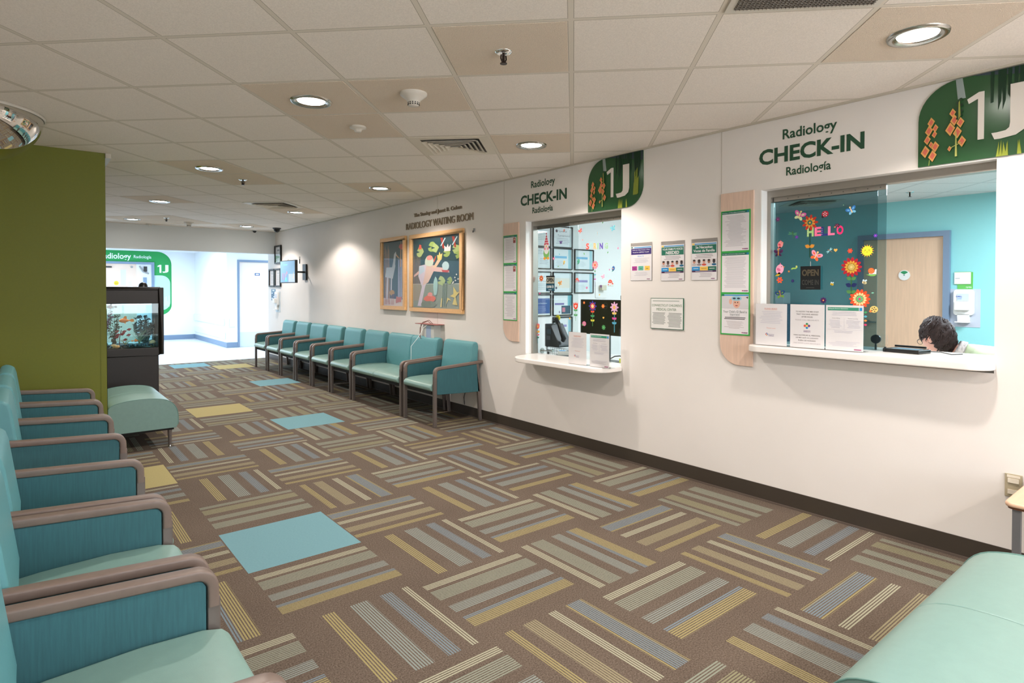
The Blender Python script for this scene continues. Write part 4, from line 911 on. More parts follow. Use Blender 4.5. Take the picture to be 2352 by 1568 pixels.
# acrylic poster holders
def poster(Yl, z0, lab, kind):
    t = thing('poster_holder', lab, 'poster', (WX, Yl, z0), group='posters in clear wall holders')
    M = fr((0, 0, 0), (0, -1, 0), (0, 0, 1)); W, H = .218, .305
    MB(M).box((0, 0, 0), (W, H, .003), acryl_m).box((0, 0, .006), (W, H, .008), acryl_m).build('holder', t)
    o = MB(M); o.rect(.004, .002, W-.004, H-.028, .0035, paper_m, .0008); w_ = .0046; a, b = .008, W-.008; top = H-.032
    if kind == 'reach':
        o.rect(a+.03, top-.010, b, top-.003, w_, flat((40, 150, 210))).rect(a, top-.010, a+.016, top, w_, flat((36, 110, 90))).rect(a, top-.062, b, top-.014, w_, flat((66, 50, 122)))
        o.text('Want to Help Create a Web', a+.012, top-.032, b-.014, top-.022, w_+.0008, paper_m, .02).text('Portal for LGBTQ+ Youth?', a+.018, top-.050, b-.022, top-.040, w_+.0008, paper_m, .02)
        o.text('REACH', .075, top-.083, .135, top-.070, w_, flat((120, 170, 220)), .01).lines(a+.02, top-.130, b-.02, top-.09, 5, w_, flat((196, 196, 206)), .4, .3)
        for q, cc in enumerate(((176, 66, 150), (98, 186, 160), (250, 206, 92))): o.rect(.018+.064*q, top-.190, .068+.064*q, top-.156, w_, flat(cc)).rect(.032+.064*q, top-.178, .054+.064*q, top-.174, w_+.0006, flat((90, 90, 90)))
        o.lines(a+.03, top-.235, b-.03, top-.20, 4, w_, flat((200, 198, 206)), .3, .3)
    else:
        o.rect(a+.022, top-.010, b, top-.003, w_, flat((40, 150, 210))).rect(a, top-.012, a+.022, top, w_, flat((244, 206, 110))).rect(a, top-.075, b, top-.014, w_, flat((34, 116, 94)))
        if kind == 'en': o.text("YOUR FAMILY'S VOICES", a+.008, top-.038, b-.008, top-.022, w_+.0008, paper_m, .02).text('NEEDED', a+.04, top-.069, b-.04, top-.045, w_+.0008, paper_m, .03)
        else: o.text('Se Necesitan', a+.03, top-.040, b-.03, top-.020, w_+.0008, paper_m, .025).text('Voces de Familia', a+.012, top-.066, b-.012, top-.046, w_+.0008, paper_m, .025)
        o.lines(a+.02, top-.112, b-.02, top-.08, 3, w_, flat((150, 140, 146)), .3, .35)
        o.rect(a, top-.165, b, top-.116, w_, flat((224, 218, 218)))
        for q, (sk, cl) in enumerate((((196, 140, 120), (200, 190, 190)), ((90, 70, 66), (150, 140, 146)), ((214, 160, 140), (214, 84, 66)), ((150, 104, 84), (220, 222, 230)), ((60, 56, 66), (40, 110, 150)))):
            x = a+.02+.041*q; o.disc(x, top-.158, .019, w_+.0007, flat(cl), .0004, ry=.008).disc(x, top-.135, .011, w_+.0012, flat(sk), .0004, ry=.014).disc(x, top-.126, .011, w_+.0017, flat((60, 46, 44)), .0003, ry=.007)
        for q, cc in enumerate(((40, 150, 214), (250, 206, 100), (34, 116, 94))): o.rect(a+.0673*q, top-.200, a+.0673*(q+1), top-.172, w_, flat(cc)).rect(a+.012+.0673*q, top-.188, a+.055+.0673*q, top-.184, w_+.0006, flat((240, 240, 240) if q != 1 else (190, 150, 70)))
        o.rect(a, top-.212, b, top-.200, w_, flat((74, 36, 84))).rect(a+.03, top-.208, b-.03, top-.204, w_+.0006, flat((210, 200, 214)))
        o.lines(a+.06, top-.250, b-.03, top-.218, 3, w_, flat((180, 170, 176)), .3, .3)
    o.rect(b-.042, .010, b-.012, .016, w_, flat((150, 100, 130))).build('poster', t)
poster(3.232, 1.489, 'poster in a clear wall holder with a purple banner and three coloured squares', 'reach')
poster(2.930, 1.484, 'poster in a clear wall holder with green banner reading NEEDED', 'en')
poster(2.655, 1.485, 'poster in a clear wall holder with green banner in Spanish', 'es')
o = MB(wallf(3.022, 1.112)); o.rect(0, 0, .304, .240, 0, flat((44, 96, 70)), .008); o.rect(.004, .004, .300, .236, .008, flat((232, 230, 226)), .001); ww = .0095
o.text("CONNECTICUT CHILDREN'S", .012, .175, .292, .193, ww, flat((84, 122, 84)), 0).text('MEDICAL CENTER', .058, .143, .242, .162, ww, flat((84, 122, 84)), 0).lines(.02, .212, .28, .224, 1, ww, flat((170, 178, 170)), .1, .5)
o.lines(.012, .035, .145, .130, 10, ww, flat((140, 142, 138)), .25, .4, 2).lines(.16, .018, .292, .130, 12, ww, flat((140, 142, 138)), .25, .4, 5)
tag(o.build('wall_plaque'), 'white plaque with a thin green border reading CONNECTICUT CHILDREN\'S MEDICAL CENTER', 'sign')
t = thing('wall_outlet', 'beige wall plate with two connector ports low on the wall by the side table', 'outlet', (WX, .765, .378))
OM = fr((0, 0, 0), (0, -1, 0), (0, 0, 1))
MB(OM).rect(-.035, 0, .035, .116, 0, mat('outlet_beige', (176, 164, 138), .4), .006).build('plate', t, bevel=.002)
for v in (.016, .072): MB(OM).rect(-.022, v, .022, v+.022, .006, mat('outlet_ivory', (226, 216, 198), .4), .006).build('port', t)
MB(OM).rect(-.026, .098, .026, .110, .006, mat('outlet_ivory', (226, 216, 198), .4), .002).build('label_strip', t)

# ================================================================ CHECK-IN WINDOWS
def window(n, y0, y1, z0, z1, what, bleft, bright, aleft, aright, zr, pm_a, pm_b):
    t = MB().box((WX+.075, y1-.03, z0), (WX+.14, y1, z1), alu_m).box((WX+.075, y0, z1-.045), (WX+.14, y1-.03, z1), alu_m).build('window_%d' % n, kind='structure')
    MB().box((WX+.002, y1-.004, z0), (WX+.0745, y1-.0002, z1-.0002), white_m).build('jamb_liner', t)
    g = MB().box((WX+.132, aright, z0+.004), (WX+.137, aleft, z1-.045), pm_a).build('fixed_pane', t)
    g2 = MB().box((WX+.112, bright, z0+.004), (WX+.117, bleft, z1-.045), pm_b).build('sliding_pane', t)
    r = MB().box((WX+.105, bright, zr), (WX+.124, bleft, z1-.045), alu_m)
    k = int((bleft-bright)/.07)
    for i in range(k): r.cyl((WX+.1045, bright+.03+.07*i, (zr+z1-.045)/2), (WX+.106, bright+.03+.07*i, (zr+z1-.045)/2), .004, aludark_m, n=8)
    r.build('pane_rail', g2)
    MB().box((WX+.128, aright, z1-.075), (WX+.139, aleft, z1-.045), aludark_m).build('pane_rail', g)
    MB().box((WX+.108, bright-.004, z0+.004), (WX+.122, bright+.004, z0+.03), black_m).build('pane_guide', g2)
    return t
window(1, O1[0], O1[1], .78, O1[3], 'small', 4.06, 3.345, 4.55, 3.97, 2.015, glasss_m, glasss_m)
window(2, O2[0], O2[1], 1.05, O2[3], 'large', 2.08, 1.393, 2.095, 1.448, 2.012, glasst_m, glasst_m)
def sill(yl, yr, xf, z0, z1, rl, rr, xb, yli, yri, lab):
    pts = [(xb, yri), (WX, yri), (WX, yr)]
    pts += [(xf+rr-rr*math.sin(a), yr+rr-rr*math.cos(a)) for a in (PI/2*i/8 for i in range(9))]
    pts += [(xf+rl-rl*math.cos(a), yl-rl+rl*math.sin(a)) for a in (PI/2*i/8 for i in range(9))]
    pts += [(WX, yl), (WX, yli), (xb, yli)]
    tag(MB().prism(pts, z0, z1, solid_m).build('counter_sill', bevel=.008, seg=3), lab, 'counter')
sill(4.52, 3.32, 3.56, .738, .78, .22, .16, 4.02, 4.562, 3.341, 'white solid counter sill with rounded ends under the small check-in window')
sill(2.16, .842, 3.715, 1.008, 1.05, .10, .10, 4.25, 2.108, .856, 'long white solid counter sill with rounded ends under the large check-in window')

# ---- window clings: small flat cut-outs on the glass
GXB = WX+.112
def P_(o, pts, w, c): o.prism(pts, w, w+.0004, flat(c)); return w+.0005
def petals(o, n, r, rp, c, w, rot=0, ry=None):
    for k in range(n):
        a = rot+2*PI*k/n; o.disc(r*math.cos(a), r*math.sin(a), rp, w, flat(c), .0004, ry=ry or rp*.62, n=10, rot=a)
    return w+.0005
def s_flower(o, s, c1=(236, 98, 52), c2=(250, 220, 120), c3=None, n=6):
    w = petals(o, n, s*.30, s*.22, c1, 0)
    if c3: o.disc(0, 0, s*.26, w, flat(c3), .0004); w += .0005
    o.disc(0, 0, s*.12, w, flat(c2), .0004)
def s_daisy(o, s, c1, c2, c3, n=12, c4=None):
    w = petals(o, n, s*.34, s*.17, c1, 0, ry=s*.085)
    w = petals(o, n, s*.20, s*.14, c2, w, PI/n, s*.06); o.disc(0, 0, s*.16, w, flat(c3), .0004); w += .0005
    if c4: o.disc(0, 0, s*.06, w, flat(c4), .0004)
def leafpts(x, y, L, a, wd=.35):
    c, q = math.cos(a), math.sin(a); return [(x+L*t*c-L*wd*h*q, y+L*t*q+L*wd*h*c) for t, h in ((0, 0), (.25, .6), (.6, .7), (1, 0), (.6, -.7), (.25, -.6))]
def s_stem(o, s, L, y0, col, leaves):
    o.rect(-.003*s/.1, y0-L, .003*s/.1, y0, -.0008, flat(col), .0004)
    for (yy, c, ln) in leaves:
        for a in (.45, PI-.45): o.prism(leafpts(0, y0-yy, ln, a, .5), .0005, .0009, flat(c))
def s_butterfly(o, s, c1=(244, 150, 190), c2=(240, 96, 60), c3=(240, 210, 150)):
    w = 0
    for q in (-1, 1):
        o.disc(q*s*.24, s*.14, s*.24, w, flat(c1), .0004, ry=s*.15, n=12, rot=q*.6); o.disc(q*s*.17, -s*.18, s*.16, w, flat(c2), .0004, ry=s*.11, n=12, rot=-q*.7)
        o.disc(q*s*.22, s*.13, s*.12, .0006, flat(c2), .0004, ry=s*.06, n=10, rot=q*.6)
    o.disc(0, 0, s*.05, .0011, flat(c3), .0004, ry=s*.26, n=10)
    o.disc(0, s*.30, s*.08, .0016, flat(c3), .0004, n=10)
def s_bird(o, s, c1=(244, 160, 186), c2=(236, 90, 110), c3=(196, 160, 40)):
    o.disc(.0, 0, s*.30, 0, flat(c1), .0004, ry=s*.38, rot=-.3); o.prism([(-s*.05, -s*.2), (-s*.36, -s*.5), (-s*.1, -s*.5), (s*.1, -s*.3)], 0, .0004, flat(c3)); 
    o.disc(-s*.08, -.02*s, s*.16, .0006, flat(c2), .0004, ry=s*.10, rot=-.6); o.prism([(s*.26, s*.22), (s*.40, s*.18), (s*.27, s*.12)], 0, .0004, flat((240, 150, 60))); o.disc(s*.14, s*.2, s*.03, .0006, flat((40, 30, 40)), .0004, n=8)
    o.prism([(-s*.02, s*.36), (s*.04, s*.5), (s*.1, s*.36)], 0, .0004, flat(c2))
def s_cater(o, s, c=(168, 206, 92)):
    for k in range(6): o.disc(-s*.36+.15*s*k, s*(-.06+.06*math.sin(k*1.2+.5)), s*.11, .0003*k, flat(c), .0004, n=12)
    o.disc(s*.40, s*.08, s*.13, .002, flat((216, 220, 130)), .0004, n=12); o.disc(s*.43, s*.10, s*.02, .0025, flat((50, 50, 40)), .0004, n=8)
    o.prism([(s*.38, s*.2), (s*.36, s*.3), (s*.38, s*.3), (s*.41, s*.2)], .002, .0024, flat((120, 80, 80)))
def s_bug(o, s, c1=(178, 32, 56), c2=(236, 232, 226), head=(60, 20, 30)):
    o.disc(0, 0, s*.42, 0, flat(c1), .0004, n=20, ry=s*.38)
    for a, b in ((-.18, .12), (.05, .2), (.2, 0), (-.02, -.02), (-.2, -.14), (.08, -.22)): o.disc(a*s, b*s, s*.065, .0006, flat(c2), .0004, n=8)
    o.disc(-s*.36, -s*.22, s*.14, .0006, flat(head), .0004, n=12)
def s_bee(o, s, c=(244, 200, 50)):
    o.disc(0, 0, s*.30, .0006, flat(c), .0004, ry=s*.2, rot=-.3)
    for k in (-1, 0, 1): o.rect(s*(.1*k)-s*.02, -s*.17, s*(.1*k)+s*.02, s*.17, .0012, flat((40, 32, 30)))
    for q in (-.3, .4): o.disc(q*s*.4, s*.26, s*.2, 0, flat((206, 228, 236)), .0004, ry=s*.12, rot=1.2-q)
def s_dragon(o, s, c1=(150, 206, 214), c2=(150, 110, 90)):
    for a in (2.6, 3.1, .2, -.3): o.disc(.22*s*math.cos(a), .22*s*math.sin(a)+.04*s, s*.22, 0, flat(c1), .0004, ry=s*.055, rot=a)
    o.prism([(-.03*s, .2*s), (.05*s, .2*s), (.10*s, -.4*s), (.06*s, -.4*s)], .0006, .001, flat(c2)); o.disc(0, s*.22, s*.07, .001, flat(c2), .0004, n=10)
def s_heart(o, s, c=(248, 178, 84)):
    o.prism([(0, -s*.4), (s*.38, .0), (s*.4, s*.22), (s*.2, s*.36), (0, s*.2), (-s*.2, s*.36), (-s*.4, s*.22), (-s*.38, 0)], 0, .0004, flat(c))
def s_sun(o, s):
    for k in range(16):
        a = 2*PI*k/16; o.prism([(s*.30*math.cos(a-.2), s*.30*math.sin(a-.2)), (s*.5*math.cos(a), s*.5*math.sin(a)), (s*.30*math.cos(a+.2), s*.30*math.sin(a+.2))], 0, .0004, flat((246, 216, 40) if k % 2 else (240, 160, 40)))
    o.disc(0, 0, s*.36, .0006, flat((250, 230, 60)), .0004, n=24)
    for q in (-1, 1): o.disc(q*s*.14, s*.06, s*.035, .0012, flat((80, 50, 30)), .0004, n=8); o.disc(q*s*.2, -s*.03, s*.04, .0012, flat((246, 180, 60)), .0004, n=8)
    o.prism([(-s*.1, -s*.05), (0, -s*.12), (s*.1, -s*.05), (0, -s*.09)], .0012, .0016, flat((120, 60, 30)))
def s_snail(o, s):
    o.prism([(-.5*s, -.28*s), (.45*s, -.30*s), (.2*s, -.44*s), (-.1*s, -.44*s)], 0, .0004, flat((130, 196, 90))); o.prism([(-.25*s, -.26*s), (.4*s, -.26*s), (.42*s, .2*s), (.28*s, .2*s), (.22*s, -.1*s), (-.2*s, -.14*s)], .0006, .001, flat((240, 236, 228)))
    for k, c in enumerate(((226, 96, 50), (246, 150, 80), (226, 96, 50), (246, 150, 80))): o.disc(-.04*s, .06*s, s*(.28-.07*k), .0012+.0005*k, flat(c), .0004, n=16)
def s_leaf(o, s, c=(110, 176, 110), a=.9): o.prism(leafpts(-s*.35*math.cos(a), -s*.35*math.sin(a), s*.8, a), 0, .0004, flat(c))
def s_star(o, s, c=(238, 92, 60)):
    for k in range(6): a = PI*k/3; o.prism(leafpts(0, 0, s*.45, a, .25), 0, .0004, flat(c))
    o.disc(0, 0, s*.1, .0006, flat((250, 236, 200)), .0004, n=10)
def s_tulip(o, s, c1=(238, 74, 50), c2=(250, 214, 206)):
    o.prism([(-.4*s, .45*s), (-.2*s, .25*s), (-.12*s, .5*s), (0, .28*s), (.12*s, .5*s), (.2*s, .25*s), (.4*s, .45*s), (.38*s, -.1*s), (.2*s, -.35*s), (0, -.42*s), (-.2*s, -.35*s), (-.38*s, -.1*s)], 0, .0004, flat(c1))
    o.disc(-.09*s, .02*s, .12*s, .0006, flat(c2), .0004, n=10); o.disc(.09*s, .02*s, .12*s, .0006, flat(c2), .0004, n=10); o.prism([(-.2*s, 0), (0, -.24*s), (.2*s, 0)], .0012, .0016, flat(c2))
def s_mush(o, s):
    for (x, y, k) in ((0, 0, 1), (.42, -.2, .45), (-.32, -.3, .35)):
        o.rect((x-.08*k)*s, (y-.42*k-.0)*s, (x+.08*k)*s, y*s, 0, flat((244, 226, 216)), .0004)
        o.prism([((x+.4*k*math.cos(a))*s, (y+.45*k*math.sin(a))*s) for a in (PI*i/10 for i in range(11))], .0006, .001, flat((232, 84, 60)))
        for a in (.6, 1.4, 2.3): o.disc((x+.22*k*math.cos(a))*s, (y+.24*k*math.sin(a))*s, .055*k*s, .0012, flat((250, 236, 230)), .0004, n=8)
    o.rect(-.45*s, -.44*s, .6*s, -.40*s, 0, flat((130, 180, 120)), .0004)
def s_gnome(o, s):
    for k in range(9):
        q = k/9; o.prism([(-.13*s*(1-q)-.01*s, (.02+.045*k)*s), (.13*s*(1-q)+.01*s, (.02+.045*k)*s), (.13*s*(1-q-.11)+.01*s, (.065+.045*k)*s), (-.13*s*(1-q-.11)-.01*s, (.065+.045*k)*s)], 0, .0004, flat((220, 60, 84) if k % 2 else (244, 190, 196)))
    o.disc(0, .46*s, .03*s, .0006, flat((226, 110, 140)), .0004, n=10)
    o.disc(0, -.25*s, .16*s, 0, flat((130, 190, 110)), .0004, ry=.2*s, n=16); o.disc(0, -.10*s, .13*s, .0006, flat((240, 238, 234)), .0004, ry=.18*s, n=16)
    o.disc(0, .0, .04*s, .0012, flat((246, 190, 130)), .0004, n=10); o.disc(-.08*s, -.08*s, .05*s, .0012, flat((240, 150, 170)), .0004, n=10); o.disc(.08*s, -.08*s, .05*s, .0012, flat((240, 150, 170)), .0004, n=10)
    o.disc(-.09*s, -.43*s, .07*s, .0012, flat((246, 170, 70)), .0004, ry=.05*s, n=12); o.disc(.09*s, -.43*s, .07*s, .0012, flat((246, 170, 70)), .0004, ry=.05*s, n=12)
def s_text(ch, c1, c2=None):
    def f(o, s):
        o.text(ch, -s*.36, -s*.5, s*.36, s*.5, .0002, flat(c1), .045)
        if c2:
            for k in range(4): o.disc(-s*.27, s*(-.32+.2*k), s*.035, .0006, flat(c2), .0003, n=6)
    return f
def tall(head, s_head, L, col, leaves):
    def f(o, s):
        head(o, s*s_head); s_stem(o, s, s*L, -s*s_head*.35, col, [(s*a, c, s*b) for a, c, b in leaves])
    return f
GRPS = 'spring window clings on the check-in glass'
def cling(px, py, hpx, fn, lab, rot=0, X=None, name='window_cling'):
    X = X or GXB
    Y, z = onX(px, py, X); s = abs(onX(px, py-hpx/2, X)[1]-onX(px, py+hpx/2, X)[1])
    M = wallf(Y, z, X) @ Matrix.Rotation(rot, 4, 'Z'); o = MB(M); fn(o, s)
    tag(o.build(name), lab, 'sticker', GRPS)
def z1(a, b): return 1740+a/3.919, 430+b/3.919           # large window reading frame
def L(a, b, h, fn, lab, rot=0): x, y = z1(a, b); cling(x, y, h/3.919, fn, lab, rot)
GR, DG = (84, 136, 76), (52, 92, 60)
from functools import partial as pt
L(183, 288, 46, pt(s_flower, c1=(110, 60, 110), c2=(190, 80, 150)), 'small dusky purple flower cling at the upper left of the large window')
L(378, 255, 120, pt(s_butterfly, c1=(226, 100, 170), c2=(214, 226, 170), c3=(236, 208, 150)), 'pink and pale butterfly cling above HELLO on the left', -.4)
L(608, 240, 74, s_bug, 'red ladybird cling with white dots above HELLO', .3)
L(775, 160, 26, pt(s_star, c=(40, 110, 100)), 'tiny teal star cling near the top of the large window')
L(845, 208, 100, pt(s_butterfly, c1=(56, 120, 196), c2=(120, 190, 226), c3=(244, 210, 160)), 'blue butterfly cling at the upper right of the large window', .4)
L(472, 318, 150, tall(pt(s_daisy, c1=(186, 52, 36), c2=(214, 150, 60), c3=(60, 110, 90), c4=(214, 160, 60), n=9), .95, 1.75, DG, ((1.15, (210, 140, 50), .32),)), 'tall red flower cling rising behind the H of HELLO')
for ch, a, b, c1_, c2_, nm in (('H', 475, 403, (170, 206, 130), (240, 246, 230), 'pale green letter H'), ('E', 543, 398, (238, 110, 150), (250, 190, 210), 'pink letter E'), ('L', 603, 395, (46, 52, 120), (236, 236, 246), 'navy letter L'), ('L', 664, 390, (238, 120, 160), (250, 200, 216), 'pink letter L'), ('O', 742, 384, (232, 44, 110), (250, 190, 210), 'magenta letter O')):
    L(a, b, 82, s_text(ch, c1_, c2_), nm+' cling of HELLO on the large window')
L(716, 345, 52, pt(s_bug, c1=(54, 34, 60), c2=(190, 90, 120), head=(190, 130, 80)), 'dark ladybird cling perched behind the O of HELLO')
L(353, 448, 34, pt(s_flower, c1=(96, 60, 160), c2=(214, 90, 190)), 'small violet flower cling left of HELLO')
L(316, 425, 96, pt(s_dragon, c1=(84, 150, 110), c2=(70, 110, 60)), 'green dragonfly cling at the left of HELLO')  # dragonfly shape stands in for a potted green plant
L(205, 515, 84, pt(s_bird, c1=(244, 150, 150), c2=(226, 70, 90), c3=(236, 120, 130)), 'small red and pink bird cling with leaves at the left edge')
L(188, 592, 96, pt(s_butterfly, c1=(84, 40, 90), c2=(64, 34, 70), c3=(206, 140, 60)), 'dark plum butterfly cling under the small red bird')
L(200, 738, 120, pt(s_bird, c1=(246, 172, 196), c2=(226, 110, 150), c3=(208, 176, 40)), 'large pink bird cling at the left of the large window')
L(330, 725, 62, s_cater, 'pale green caterpillar cling beside the large pink bird', .3); L(282, 757, 20, pt(s_flower, c1=(214, 120, 50)), 'tiny orange dot cling under the caterpillar')
L(200, 835, 60, pt(s_flower, c1=(240, 96, 48), c2=(140, 60, 160)), 'orange flower cling with purple centre under the pink bird')
L(316, 842, 32, pt(s_flower, c1=(40, 44, 100), c2=(120, 70, 150)), 'tiny navy flower cling left of the OPEN sign')
L(205, 965, 100, pt(s_butterfly, c1=(30, 60, 120), c2=(110, 150, 60), c3=(170, 120, 70)), 'dark blue butterfly cling near the lower left of the large window', .2)
L(525, 618, 120, pt(s_butterfly, c1=(248, 160, 190), c2=(238, 104, 54), c3=(248, 200, 140)), 'large pink and orange butterfly cling below HELLO', -.5)
L(650, 572, 70, s_dragon, 'pale blue dragonfly cling below the O of HELLO', .9); L(703, 566, 40, s_heart, 'orange heart cling at the tail of the dragonfly')
L(833, 572, 46, pt(s_flower, c1=(236, 74, 46), c2=(248, 120, 90)), 'small red flower cling between dragonfly and sun')
L(845, 718, 180, tall(pt(s_daisy, c1=(176, 34, 46), c2=(214, 160, 60), c3=(200, 176, 96), n=13, c4=(226, 200, 130)), .98, 1.35, GR, ((.28, GR, .26), (.62, (36, 44, 92), .30), (.95, GR, .26))), 'tall dark red and gold sunflower cling on the right half')
L(987, 572, 118, s_sun, 'smiling yellow sun cling at the right edge of the tinted pane'); L(1062, 434, 36, pt(s_flower, c1=(96, 60, 170), c2=(220, 90, 200)), 'small violet flower cling above the sun')
L(1028, 757, 96, s_snail, 'orange-shelled snail on a leaf cling below the sun'); L(962, 858, 66, pt(s_bee, c=(236, 220, 170)), 'pale bee cling under the snail'); L(670, 873, 50, s_bee, 'yellow and black bumblebee cling right of the OPEN sign')
L(920, 1005, 176, pt(s_daisy, c1=(238, 84, 44), c2=(250, 214, 150), c3=(110, 186, 120), n=14, c4=(226, 60, 130)), 'large red, cream and green flower cling at the lower right'); L(592, 1017, 58, pt(s_flower, c1=(78, 44, 96), c2=(240, 140, 90), n=8), 'dark purple flower cling above the middle counter notice')
L(1048, 1098, 80, pt(s_bug, c1=(246, 206, 120), c2=(40, 36, 40), head=(240, 130, 70)), 'yellow ladybird cling with black dots at the lower right edge'); L(1035, 950, 30, pt(s_leaf, c=(130, 200, 170), a=.1), 'small mint leaf cling beneath the bee')
def leafstack(o, s):
    for k, c in enumerate(((70, 160, 100), (90, 180, 200), (240, 150, 70), (220, 60, 110))): 
        for a in (.05, PI-.05): o.prism(leafpts(0, s*(.32-.22*k), s*.16, a, .5), 0, .0004, flat(c))
L(958, 1180, 170, leafstack, 'column of green, blue, orange and pink leaves cling behind the right counter notice')
def hang_sign(px, py, wpx, hpx, lab, dark):
    X = GXB-.012; Y, z = onX(px, py, X); H = abs(onX(px, py-hpx/2, X)[1]-onX(px, py+hpx/2, X)[1]); W = abs(onX(px-wpx/2, py, X)[0]-onX(px+wpx/2, py, X)[0])
    t = thing('hanging_sign', lab, 'sign', (X, Y, z-H/2)); M = fr((0, 0, 0), (0, -1, 0), (0, 0, 1))
    MB(M).box((-W/2, 0, 0), (W/2, H, .004), flat((24, 26, 28))).build('board', t)
    o = MB(M); a, b = ((84, 76, 60), (66, 66, 62)) if dark else ((26, 30, 30), (228, 232, 230))
    if not dark: o.rect(-W*.49, H*.5, W*.49, H*.9, .004, flat((176, 176, 160))).rect(-W*.49, .004, W*.49, H*.47, .004, flat((26, 82, 104)))
    o.text('OPEN', -W*.42, H*.58, W*.42, H*.86, .0052, flat(a), .04).text('COME IN' if dark else 'come in', -W*.42, H*.2, W*.42, H*.42, .0052, flat(b), .02).rect(-W*.2, H*.07, W*.2, H*.1, .005, flat(b)); o.build('printing', t)
    s_ = MB(M); s_.cyl((0, H, .002), (0, H+.03, .002), .002, greyp_m).disc(0, H+.04, .014, -.004, acryl_m, .006).build('suction_hook', t)
x, y = z1(477, 815); hang_sign(x, y, 180/3.919, 212/3.919, 'dark OPEN COME IN sign hanging on the tinted glass of the large window', True)
# small window
def z3(a, b): return 1190+a/7.84, 500+b/7.84
def z4(a, b): return 1190+a/7.84, 670+b/7.84
def K(a, b, h, fn, lab, rot=0, f=z3):
    x, y = f(a, b); X = GXB if x > 1304 else WX+.1315
    cling(x, y, h/7.84, fn, lab, rot, X)
sw = ' on the small window'
K(510, 515, 500, s_gnome, 'gnome cling with tall red checked hat and white beard'+sw)
K(237, 342, 72, pt(s_flower, c1=(214, 48, 54), c2=(248, 220, 220)), 'red flower cling at the left edge'+sw); K(828, 228, 70, s_star, 'orange star cling on the top middle certificate'+sw)
K(770, 445, 84, pt(s_butterfly, c1=(110, 70, 150), c2=(90, 60, 130), c3=(60, 50, 90)), 'purple butterfly cling right of the gnome hat'+sw); K(743, 657, 30, pt(s_heart, c=(90, 180, 200)), 'tiny teal heart cling in the middle'+sw)
K(828, 800, 84, pt(s_bird, c1=(248, 206, 110), c2=(150, 206, 190), c3=(248, 190, 90)), 'yellow bird cling in the middle'+sw); K(722, 872, 48, pt(s_cater, c=(120, 180, 110)), 'green and red caterpillar cling under the yellow bird')
K(1190, 650, 60, pt(s_leaf, a=2.0), 'green leaf cling beneath the letter S of SPRING'); K(1088, 785, 110, pt(s_bird, c1=(100, 190, 160), c2=(80, 150, 120), c3=(90, 170, 140)), 'teal bird cling on the right hand certificate'+sw)
K(1385, 850, 160, tall(pt(s_daisy, c1=(240, 120, 150), c2=(250, 190, 170), c3=(240, 110, 90), n=12), .95, 2.1, (170, 170, 210), ((.4, (120, 190, 110), .16), (.8, (90, 190, 200), .2), (1.3, (226, 80, 180), .18))), 'tall pink flower cling on a lilac stem right of the certificates')
for ch, a, c1_ in (('S', 1250, (238, 96, 86)), ('P', 1318, (168, 204, 204)), ('R', 1388, (246, 190, 120)), ('I', 1438, (150, 200, 150)), ('N', 1497, (96, 70, 170)), ('G', 1590, (160, 200, 160))):
    def fI(o, s, c=c1_): o.rect(-s*.09, -s*.5, s*.09, s*.5, 0, flat(c), .0004)
    K(a, 515-(a-1250)*.03, 112, fI if ch == 'I' else s_text(ch, c1_, (250, 240, 236)), {'S': 'coral', 'P': 'pale blue', 'R': 'peach', 'I': 'green', 'N': 'violet', 'G': 'sage'}[ch]+' letter '+ch+' cling of SPRING on the small window')
K(1122, 237, 106, pt(s_butterfly, c1=(240, 84, 96), c2=(236, 110, 120), c3=(240, 190, 90)), 'red butterfly cling above SPRING on the left', .5); K(1425, 280, 78, pt(s_dragon, c1=(170, 210, 220), c2=(240, 190, 140)), 'pale dragonfly cling above SPRING'); K(1708, 190, 136, pt(s_butterfly, c1=(130, 206, 214), c2=(110, 190, 204), c3=(90, 150, 190)), 'light blue butterfly cling at the top right'+sw, .3)
K(1523, 87, 52, s_leaf, 'green leaf cling at the very top'+sw); K(1615, 625, 54, s_leaf, 'green leaf cling under the letter G of SPRING'); K(1162, 400, 26, pt(s_heart, c=(244, 120, 90)), 'tiny coral heart cling left of SPRING'); K(1800, 547, 56, pt(s_star, c=(226, 110, 180)), 'pink star cling right of SPRING')
K(1715, 912, 112, pt(s_bird, c1=(60, 120, 190), c2=(240, 170, 150), c3=(120, 190, 180)), 'blue bird cling at the right'+sw); K(1645, 935, 36, pt(s_flower, c1=(200, 140, 190)), 'small mauve flower cling left of the blue bird'); K(1530, 1060, 100, pt(s_butterfly, c1=(246, 190, 220), c2=(246, 170, 200), c3=(246, 200, 210)), 'pale pink butterfly cling over the light switch', .4)
K(1660, 1172, 130, s_mush, 'red mushrooms cling by the light switch'); K(1493, 1232, 52, pt(s_flower, c1=(110, 60, 150)), 'purple flower cling on the light switch'); K(1063, 1125, 96, s_mush, 'red mushroom cling on the lower right certificate')
K(220, 990, 60, pt(s_flower, c1=(206, 170, 220), c2=(180, 140, 200)), 'lilac flower cling on the left edge'+sw); K(195, 1135, 44, pt(s_star, c=(240, 130, 120)), 'coral star cling below the lilac flower'); K(418, 1090, 110, pt(s_flower, c1=(246, 120, 60), c2=(250, 220, 190), n=8), 'large orange flower cling left of the OPEN sign'+sw); K(280, 1220, 66, pt(s_heart, c=(248, 140, 70)), 'orange heart cling on the left'+sw)
